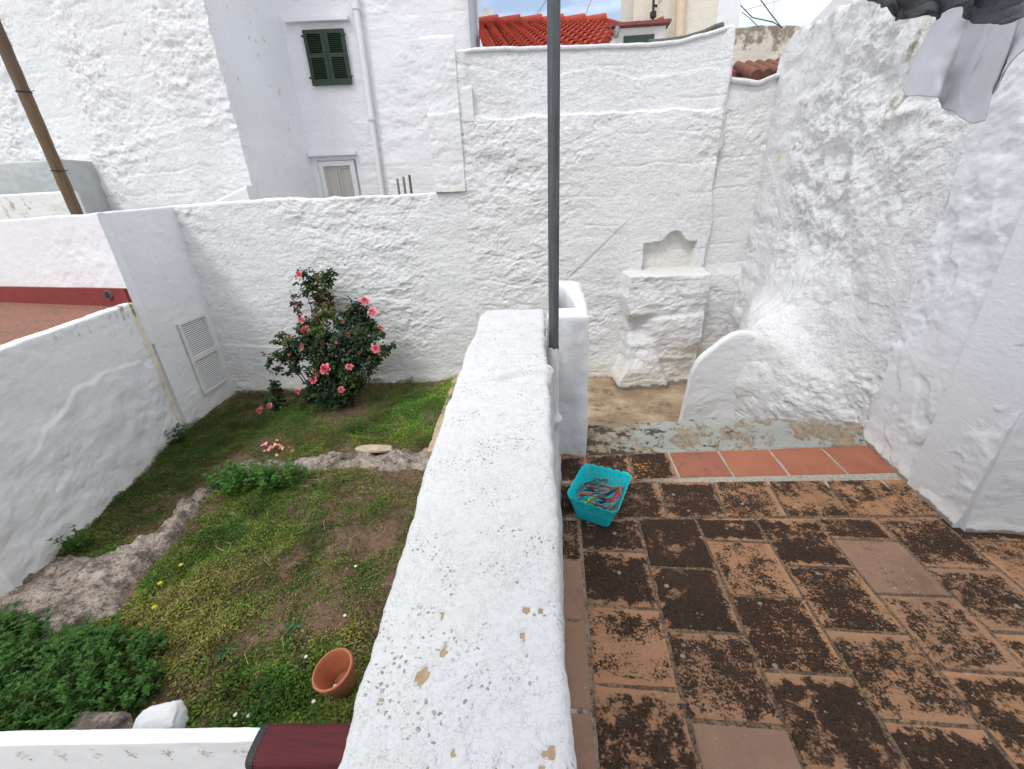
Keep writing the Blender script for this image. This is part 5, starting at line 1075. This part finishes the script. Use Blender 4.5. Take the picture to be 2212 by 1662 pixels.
# ================================================================ HOUSES BEHIND
FW0, FW1 = np.array([-4.9, 8-.115*1.9]), np.array([-1.20, 8+.115*1.8])     # facade line
def fx(x): return np.array([x, 8.345+.115*x])
fd = np.array([1, .115])/math.hypot(1, .115); fn = np.array([fd[1], -fd[0]])
house = empty('shuttered_house', (-3, 8, G)); tag(house, 'white house with green louvred shutters, a downpipe and drip ledges behind the low wall', 'house')
def reb(o, root):
    o.parent = root; o.matrix_parent_inverse = Matrix.Translation(-Vector(root.location)); return o
def ex_fac(X, Y, Z): return .012*fbm(X*1.2, Z*1.2, 3, 3, 5)*sst(-3.2, -2.6, X)-.07*poly_in(X, Z, [(-4.18, 0.5), (-3.52, .5), (-3.52, 2.23), (-4.18, 2.23)])
o = slab('facade', fx(-4.6), fx(-1.225), G, 7.2, .35, .02, .55, 51, ex_fac, None, m=M_far, parent=None, course=.006); reb(o, house)
o = slab('side_wall', (-4.338, 6.24), (-4.27, 7.95), G, 7.2, .08, .02, .22, 52, lambda X, Y, Z: .012*sst(2.4, 2.2, Z+.3*fbm(Y*2, Z*2, 2, 2, 3)), lambda X, Y, Z, w: (.28*sst(.0, .3, fbm(Y*2, Z*1.2, 2, 4, 5)), 0*Z, 0*Z), m=M_smooth); reb(o, house)
def fbox(mb, x0, x1, z0, z1, o0, o1):
    a, b = fx(x0), fx(x1); mb.prism([(a[0]+fn[0]*o0, a[1]+fn[1]*o0, z0), (b[0]+fn[0]*o0, b[1]+fn[1]*o0, z0), (b[0]+fn[0]*o0, b[1]+fn[1]*o0, z1), (a[0]+fn[0]*o0, a[1]+fn[1]*o0, z1)], (fn[0]*(o1-o0), fn[1]*(o1-o0), 0))
def f_green(g):
    p = g.pos(); n = g.noise(g.map(p, (8, 8, 1.5)), 8, 5, .65); c = g.mix(g.rng(n, .35, .7), (.009, .026, .013), (.020, .046, .020)); c = g.mix(g.rng(g.noise(p, 30, 4, .6), .66, .70), c, (.12, .16, .10)); g.set(c, .6, g.bump(n, .2, .004))
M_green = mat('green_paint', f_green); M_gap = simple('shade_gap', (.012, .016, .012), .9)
def shutter(x0, x1, z0, z1):
    e = empty('window_shutter', (0, 0, 0)); w = .055; mb = MB()
    for b in ((x0, x0+w, z0, z1), (x1-w, x1, z0, z1), (x0+w, x1-w, z1-w, z1), (x0+w, x1-w, z0, z0+.075), (x0+w, x1-w, (z0+z1)/2+.00, (z0+z1)/2+.055)): fbox(mb, *b, .03, .065)
    for k in range(2):
        za, zb = (z0+.075, (z0+z1)/2) if k == 0 else ((z0+z1)/2+.055, z1-w); n = 10; st = (zb-za)/n
        for i in range(n):
            z = za+(i+.5)*st; a, b = fx(x0+w), fx(x1-w); P = lambda q, o, zz: (q[0]+fn[0]*o, q[1]+fn[1]*o, zz)
            mb.prism([P(a, .062, z-st*.42), P(a, .062, z-st*.24), P(a, .036, z+st*.44), P(a, .036, z+st*.26)], (b[0]-a[0], b[1]-a[1], 0))
    o = mb.build('shutter', M_green); reb(o, house)
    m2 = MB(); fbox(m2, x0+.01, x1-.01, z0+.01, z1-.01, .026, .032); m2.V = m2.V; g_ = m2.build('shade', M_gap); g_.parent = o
    m3 = MB()
    for zz in (z0+.10, z1-.08): fbox(m3, (x0-.03 if x0 < -3.8 else x1-.05), (x0+.05 if x0 < -3.8 else x1+.03), zz-.012, zz+.012, .062, .074)
    h_ = m3.build('hinge', M_green); h_.parent = o; bpy.data.objects.remove(e)
shutter(-3.965, -3.648, 3.31, 4.03); shutter(-3.642, -3.325, 3.31, 4.03)
for (x0, x1, z, t) in ((-4.20, -3.22, 4.15, .085), (-4.27, -3.46, 2.32, .09)):
    mb = MB(); fbox(mb, x0, x1, z-.02, z+.035, .0, t); mb.V = [(v[0], v[1], v[2]-(.012 if False else 0)) for v in mb.V]; o = mb.build('drip_ledge', M_smooth); reb(o, house)
# lower window with white frame and two leaves
M_leafd = simple('grey_white_wood', (.50, .48, .45), .6, .06, 12, .2)
mb = MB(); X0w, X1w, Z1w, Z0w = -4.16, -3.54, 2.22, 1.0
for b in ((X0w, X0w+.075, Z0w, Z1w), (X1w-.075, X1w, Z0w, Z1w), (X0w+.075, X1w-.075, Z1w-.075, Z1w)): fbox(mb, *b, -.06, .012)
wf = mb.build('window', M_white); reb(wf, house)
cx_ = (X0w+X1w)/2
for a, b in ((X0w+.077, cx_-.004), (cx_+.004, X1w-.077)):
    mb = MB()
    for q in ((a, a+.04, Z0w, Z1w-.077), (b-.045, b, Z0w, Z1w-.077), (a+.04, b-.045, Z1w-.115, Z1w-.077)): fbox(mb, *q, -.05, -.022)
    fbox(mb, a+.04, b-.045, Z0w, Z1w-.115, -.05, -.040); o = mb.build('leaf', M_leafd); o.parent = wf
# white downpipe
def fp(x, z, o): q = fx(x)+fn*o; return (q[0], q[1], z)
mb = MB(); mb.tube([fp(-3.075, 4.25, .075), fp(-3.08, 7.0, .075)], .058, 16); mb.tube([fp(-3.075, 4.28, .075), fp(-3.09, 2.80, .075)], .048, 16); mb.tube([fp(-3.10, 2.84, .07), fp(-3.12, .2, .07)], .045, 16)
for x, z in ((-3.075, 4.27), (-3.095, 2.82)): mb.tube([fp(x, z-.03, .074), fp(x, z+.03, .074)], .062, 16)
reb(autosmooth(mb.build('downpipe', M_white)), house)
# grey gutter pipe on the right corner
mb = MB(); mb.tube([fp(-1.30, 1.0, .09), fp(-1.30, 7.0, .09)], .06, 16); reb(autosmooth(mb.build('gutter_pipe', simple('grey_pipe', (.33, .35, .39), .5, .05, 10))), house)
# iron rods standing in front of the house
M_rust = simple('rusty_iron', (.16, .11, .08), .8, .35, 20, .3)
for (u, v, k, lb) in ((858, 386, 0, 'grey iron rod, shortest of the three by the house wall'), (871, 382, 0, 'grey iron rod in the middle of the three by the house wall'), (884, 378, 1, 'rusty iron rod, right one of the three by the house wall')):
    p = ony(u, v, 6.9); o = MB().tube([(0, 0, 0), (.0, 0, p[2]-.8)], .020, 8).build('iron_rod', M_rust if k else simple('grey_rod', (.22, .21, .21), .7)); o.location = (p[0], p[1], .8); tag(o, lb, 'rod', 'iron rods by the house wall')
tag(MB().box((-4.2, 6.55, -.2), (5.6, 2.2, 2.2)).build('yard_behind', simple('yard_concrete', (.35, .33, .30), .9)), kind='structure')
# rough gable wall at the far left
gb = empty('rough_left_house', (-6, 6.6, G)); tag(gb, 'tall rough whitewashed house wall filling the upper left corner', 'house')
o = slab('wall', (-13.4, 8.52), (-4.335, 6.2), G, 7.2, .08, .0165, 1.0, 61, lambda X, Y, Z: .05*sst(1.98, 2.05, Z)*sst(-4.55, -4.48, X)*0+.010*sst(2.75+.08*(X+4), 2.70+.08*(X+4), Z)-.004*sst(2.70+.08*(X+4), 2.62+.08*(X+4), Z), lambda X, Y, Z, w: (.24*sst(.05, .3, fbm(X*1.6, Z*1.6, 2, 4, 5)), 0*Z, 0*Z), course=.010, ang=-30, topn=0); reb(o, gb)
# sloping wall top joining it, and small outbuildings in the dip on the left
o = slab('sloping_wall', (-6.1, 5.55), (-4.02, 5.62), G, [(0, 1.50), (1.0, 1.545), (1.5, 1.60), (2.08, 1.79)], .16, .02, .3, 62, m=M_smooth, topn=.004); tag(o, 'white wall with a rising top edge behind the garden corner', 'wall')
o = slab('rear_wall', (-12, 5.75), (-6.69, 5.70), G, [(0, 1.84), (5.3, 1.845)], .10, .02, .4, 63, tint=lambda X, Y, Z, w: (.22+.25*fbm(X*2, Z*2, 2, 3, 5), .35+0*Z, 0*Z), m=M_smooth, topn=.004); tag(o, 'stained pinkish white wall low behind the brown vertical pole', 'wall')
o = slab('grey_shed', (-12, 6.53), (-7.60, 6.50), G, 2.33, .6, .02, .3, 64, tint=lambda X, Y, Z, w: (.30+.4*fbm(X*2, Z*2, 4, 3, 5), 0*Z, 0*Z), m=simple('grey_plaster', (.46, .48, .48), .9, .12, 5, .4), topn=0.); tag(o, 'small grey plastered shed at the left edge under the rough wall', 'shed')
def f_cane(g):
    p = g.map(g.pos(), (1, 1, .05)); n = g.noise(p, 70, 5, .6); z = g.node('ShaderNodeSeparateXYZ', {0: g.pos()}).outputs[2]
    c = g.mix(g.rng(n, .3, .7), (.075, .042, .020), (.17, .105, .05)); c = g.mix(g.rng(z, 1.6, 2.6, .0, .65), c, (.075, .052, .042)); g.set(c, .55, g.bump(n, .3, .003))
cane = empty('brown_pole', (-5.90, 5.0, 1.0)); tag(cane, 'tall brown wooden pole with wire bands rising behind the left wall', 'pole')
zc = list(np.linspace(-.6, 4.2, 40)); autosmooth(MB().tube([(0, 0, z) for z in zc], [.060+.0015*math.sin(z*9)+.002*math.sin(z*23) for z in zc], 16).build('shaft', mat('cane', f_cane), cane), 60)
for z in (1.02, 1.80-.0): 
    mb = MB(); mb.tube([(.064*math.cos(a), .064*math.sin(a), z) for a in np.linspace(0, 6.28, 20)], .006, 6); mb.tube([(.05, -.03, z), (.12, -.05, z-.01), (.17, -.03, z-.004)], .004, 5); mb.build('wire_band', M_blk, cane)
# ---- red pantile roof behind the high wall
rd_ = ray(993, -51); rd_ = rd_/np.linalg.norm(rd_); ac = np.array([1, .20, 0]); ac /= np.linalg.norm(ac); nn_ = np.cross(ac, rd_); nn_ /= np.linalg.norm(nn_)
roofb = empty('red_roofed_house', (0, 9.5, G)); tag(roofb, 'small house with a bright red pantile roof behind the high wall', 'house')
def f_red2(g):
    p = g.pos(); n, n2 = g.noise(p, 3.2, 5, .65), g.noise(p, 24, 5, .65); c = g.mix(g.rng(n2, .3, .7), (.33, .030, .016), (.50, .075, .038)); c = g.mix(g.rng(n, .5, .7, 0, .5), c, (.40, .11, .07)); c = g.mix(g.rng(n2, .62, .72, 0, .6), c, (.15, .04, .03)); g.set(c, .75, g.bump(n2, .3, .005))
M_redt = mat('red_pantile', f_red2)
rg = ony(1035, 60, 10.0)
mb = MB(); pitch = .192
for k in range(0, 13):
    for j in range(18):
        tb_ = rg+ac*(k*pitch)-rd_*((j+1)*.30)
        if tb_[1] < 5.75 or tb_[0] > .098*tb_[1] or tb_[0] < -.150*tb_[1]: continue
        t0 = -j*.30; base = rg+ac*(k*pitch)+rd_*(t0-.0)
        V = []; F = []; m = 9
        for q, (tt_, rr, lift) in enumerate(((0., .056, -.012), (-.36, .072, .026))):
            for i in range(m): a = math.pi*i/(m-1); P = base+rd_*tt_+ac*(-rr*math.cos(a))+nn_*(rr*math.sin(a)*.95+lift+.03); V.append(P)
        for q, (tt_, rr, lift) in enumerate(((0., .046, -.022), (-.36, .060, .012))):
            for i in range(m): a = math.pi*i/(m-1); P = base+rd_*tt_+ac*(-rr*math.cos(a))+nn_*(rr*math.sin(a)*.95+lift+.03); V.append(P)
        F = [(i, i+1, m+i+1, m+i) for i in range(m-1)]+[(2*m+i, 3*m+i, 3*m+i+1, 2*m+i+1) for i in range(m-1)]+[(m+i, m+i+1, 3*m+i+1, 3*m+i) for i in range(m-1)]
        mb.add(V, F)
wdt = 2.42
e0 = rg-ac*.02; e1 = rg+ac*(wdt+.02); 
mb.prism([e0-rd_*4.3, e0-rd_*4.3+ac*1.05, e1, e0], tuple(nn_*-.08))
mb.build('tiles', M_redt, None).name = 'roof_tiles'; reb(bpy.data.objects['roof_tiles'], roofb); bpy.data.objects['roof_tiles'].name = 'tiled_roof'; autosmooth(bpy.data.objects['tiled_roof'], 50)
mb = MB(); 
for k in range(6): 
    a = rg+ac*(-.08+k*.42)+nn_*.06; b = rg+ac*(-.08+(k+1)*.42+.04)+nn_*.10; mb.tube([a, b], [.085, .095], 14)
q1 = rg+ac*(wdt+.04); mb.prism([q1+nn_*.12, q1+nn_*.12-Vector((0, .0, 1.6)), q1-rd_*1.2-Vector((0, 0, 1.2)), q1-rd_*1.2+nn_*.12], (.05, 0, 0)); reb(autosmooth(mb.build('ridge_tiles', M_redt)), roofb)
mb = MB(); bb = rg-rd_*3.8; mb.prism([(bb[0]-.4, bb[1]+.25, G), (bb[0]+3.1, bb[1]+.55, G), (bb[0]+3.1, bb[1]+.55, bb[2]-.05), (bb[0]-.4, bb[1]+.25, bb[2]-.05)], (0, 2.0, 0)); reb(mb.build('walls', M_far), roofb)
# satellite dish, aerial wires
dish = empty('satellite_dish', tuple(ony(1055, 50, 10.9))); tag(dish, 'pale satellite dish peeking over the red pantile ridge', 'satellite dish')
Md = Matrix.Rotation(math.radians(80), 4, 'X') @ Matrix.Rotation(math.radians(15), 4, 'Z')
autosmooth(MB().lathe([(0, -.03), (.06, -.027), (.11, -.015), (.145, 0), (.143, .004), (.11, -.010), (0, -.025)], 32, Matrix.Translation((0, 0, .10)) @ Md @ Matrix.Scale(1.15, 4, (0, 1, 0))).build('reflector', simple('dish_grey', (.62, .62, .58), .5), dish), 60)
MB().tube([(0, .05, .08), (0, .08, -.5)], .015, 8).build('mast', M_galv, dish)
M_wireb = simple('black_cable', (.03, .03, .035), .6)
def wire(pts, r, lb): tag(MB().tube(pts, r, 5, False).build('overhead_wire', M_wireb), lb, 'wire', 'overhead wires')
wire([ony(1152, 45, 10.5), ony(1162, 28, 10.8), ony(1178, 4, 11.4), ony(1190, -40, 12)], .006, 'thin wire rising from the pantile ridge left of the grey pole')
wire([ony(1262, 45, 10.5), ony(1270, 18, 11), ony(1284, -15, 12)], .006, 'thin wire rising from the pantile ridge right of the grey pole')
wire([ony(1600, 12, 9), ony(1625, 38, 8.9), ony(1670, 48, 8.8), ony(1686, 58, 8.7)], .008, 'cable sagging across the sky to the stained wall bracket')
wire([ony(1636, -10, 9), ony(1662, 26, 8.9), ony(1690, 62, 8.7)], .008, 'upper cable falling to the stained wall bracket')
wire([ony(1602, 26, 9), ony(1618, 38, 8.9), ony(1640, 60, 8.7)], .006, 'short cable crossing the sky beside the tower')
ant = empty('tv_aerial', tuple(ony(1668, 60, 9.2))); tag(ant, 'white television aerial against the sky beside the tower', 'aerial'); aw = Vector(ant.location)
M_al = simple('aluminium', (.75, .77, .8), .4, metal=.2)
MB().tube([(0, 0, -.3), Vector(ony(1676, -20, 9.2))-aw], .010, 6).build('mast', M_al, ant); MB().tube([Vector(ony(1610, 21, 9.2))-aw, Vector(ony(1684, 0, 9.2))-aw], .010, 6).build('boom', M_al, ant)
for u, v in ((1612, 21), (1630, 16), (1646, 12), (1662, 7), (1680, 2)): q = Vector(ony(u, v, 9.2))-aw; MB().tube([q-Vector((.0, .12, .05)), q+Vector((0, .12, .05))], .005, 5).build('element', M_al, ant)
# ---- small white block with red coping, lamp and dark opening
def bxy(u, v, y): return ony(u, v, y)
def block(name, u0, u1, vt, y, dep, m, parent=None, zt=None, hgt=6., lean=0.):
    a, b = ony(u0, vt, y), ony(u1, vt, y); z1 = zt if zt is not None else (a[2]+b[2])/2
    return a, b, z1
sb = empty('white_outhouse', (1.3, 9.3, G)); tag(sb, 'small white block with a red coping and a dark opening right of the pantile roof', 'building')
a, b = ony(1322, 62, 9.2), ony(1432, 58, 9.2)
o = slab('wall', (a[0]-.02, 9.2), (b[0]+.06, 9.25), G, a[2]+.0, .8, .02, .2, 71, m=M_far, tint=lambda X, Y, Z, w: (.18*sst(3.7, 3.9, Z), .35+0*Z, 0*Z), topn=0., r=.01); reb(o, sb)
mb = MB(); mb.prism([(a[0]-.10, 9.10, a[2]+.004), (b[0]+.12, 9.13, a[2]+.004), (b[0]+.12, 9.13, a[2]+.05), (a[0]-.10, 9.10, a[2]+.05)], (0, .9, 0)); reb(mb.build('coping', simple('dark_red_coping', (.20, .06, .06), .8, .2, 12, .3)), sb)
p0, p1 = ony(1347, 83, 9.18), ony(1414, 79, 9.18); mb = MB(); mb.prism([(p0[0], 9.186, p0[2]-.5), (p1[0], 9.206, p0[2]-.5), (p1[0], 9.206, p0[2]+.03), (p0[0], 9.186, p0[2]+.03)], (0, -.012, 0)); reb(mb.build('opening', simple('green_dark_opening', (.02, .045, .03), .7)), sb)
q = ony(1332, 69, 9.1); lamp = empty('wall_lamp', tuple(q)); tag(lamp, 'small grey bulkhead lamp on the white block under its coping', 'lamp')
autosmooth(MB().lathe([(0, -.085), (.03, -.08), (.045, -.05), (.045, .03), (.035, .07), (0, .08)], 20, Matrix.Rotation(.15, 4, 'Y')).build('housing', simple('grey_lamp', (.25, .24, .22), .5), lamp)); MB().tube([(0, 0, .04), (0, .10, .05)], .02, 10).build('bracket', M_blk, lamp)
# ---- yellowed tower with red patches
tw = empty('stained_tower', (2.2, 10, G)); tag(tw, 'yellow stained rendered tower rising into the sky behind the high wall', 'tower')
a, b, c = ony(1368, 30, 9.75), ony(1545, 30, 9.75), ony(1592, 30, 9.75)
o = slab('front_wall', (a[0], 9.75), (b[0]+.02, 9.80), G, 7.5, 1.5, .03, .35, 73, lambda X, Y, Z: .06*sst(a[0]+.75, a[0]+.78, X), lambda X, Y, Z, w: (.30*sst(-.1, .3, fbm(X*1.5, Z*2, 3, 4, 5)), .55+0*Z, 0*Z), m=M_tower, topn=0.); reb(o, tw)
o = slab('white_corner', (b[0]+.02, 9.70), (c[0]+.05, 9.72), G, 7.5, 1.5, .03, .25, 74, m=M_smooth, topn=0.); reb(o, tw)
p = lambda u, v, y=9.62: ony(u, v, y)
mb = MB(); mb.tube([p(1466, 95, 9.6), p(1473, -40, 9.6)], .085, 16); reb(autosmooth(mb.build('cream_pipe', simple('cream_pipe', (.66, .52, .37), .6, .1, 6, .2))), tw)
mb = MB(); mb.tube([p(1410, 52), p(1413, -30)], .022, 8); mb.tube([p(1411, 26), p(1411, 38)], .055, 8); mb.tube([p(1409, 12), p(1420, 13)], .02, 6); reb(mb.build('black_bracket', M_blk), tw)
redp = [(1363, 54), (1366, 50), (1380, 46), (1392, 45), (1402, 51), (1412, 50), (1418, 40), (1428, 34), (1434, 33), (1435, 56), (1400, 58), (1363, 58)]
mb = MB(); mb.prism([p(u, v+2, 9.60) for u, v in redp], (0, .12, 0)); reb(mb.build('red_flashing', simple('red_sealant', (.42, .07, .04), .8, .2, 10, .5)), tw)
# old roof edge sloping up over the wall crest
mb = MB(); pts = [p(u, v, 6.6) for u, v in ((1400, 93), (1440, 90), (1480, 84), (1520, 72), (1545, 60), (1562, 55))]; mb.tube(pts, .035, 10); tag(mb.build('roof_hose', simple('dark_lead', (.10, .09, .085), .7)), 'dark lead pipe curving up along the crest of the high wall', 'pipe')
# ---- stained wall with tiles below at the right
st = empty('stained_wall', (3.2, 9, G)); tag(st, 'grey stained parapet wall with red roof tiles at its foot, in the gap on the right', 'wall')
a, b = ony(1586, 62, 8.8), ony(1735, 62, 8.8)
o = slab('face', (a[0]-.15, 8.78), (b[0]+.6, 8.9), G, [(0, a[2]+.0), (.5, a[2]+.02), (.9, a[2]), (2.2, b[2]+.02)], .25, .02, .5, 75, tint=lambda X, Y, Z, w: (np.clip(.50*sst(a[2]-.42, a[2]-.02, Z+.28*fbm(X*6, Z*1.2, 3, 4, 5))+.15, 0, 1), .4+0*Z, 0*Z), m=M_old, topn=.012, r=.02); reb(o, st)
p0, p1 = ony(1588, 135, 8.55), ony(1712, 127, 8.60)
mb = MB(); mb.prism([(p0[0]-.1, 8.72, p0[2]), (p1[0]+.3, 8.82, p1[2]+.02), (p1[0]+.3, 8.3, p1[2]-.22), (p0[0]-.1, 8.2, p0[2]-.22)], (0, 0, -.05)); reb(mb.build('red_band', simple('brick_red_band', (.20, .055, .04), .85, .2, 12, .5)), st)
mb = MB()
for k in range(8):
    c = p0+np.array([k*.15-.05, -.55, -.20]); mb.tube([c+np.array([0, .28, .10]), c+np.array([.05, -.4, -.18])], [.06, .075], 12)
reb(autosmooth(mb.build('roof_tiles', simple('orange_old_tiles', (.17, .065, .038), .85, .35, 9, .6))), st)
# ---- pale gable further right behind the rough wall
gr = empty('pale_gable_house', (4, 7, G)); tag(gr, 'pale plastered gable rising behind the crest of the rough right wall', 'house')
g0, g1, g2 = ony(1712, 92, 6.9), ony(1800, -2, 6.3), ony(1960, -160, 5.4)
mb = MB(); mb.prism([(g0[0], g0[1], G), (g2[0]+.6, g2[1]-.4, G), (g2[0]+.6, g2[1]-.4, g2[2]+.6), tuple(g2), tuple(g1), tuple(g0)], (.5, .5, 0)); reb(mb.build('gable_wall', M_far), gr)
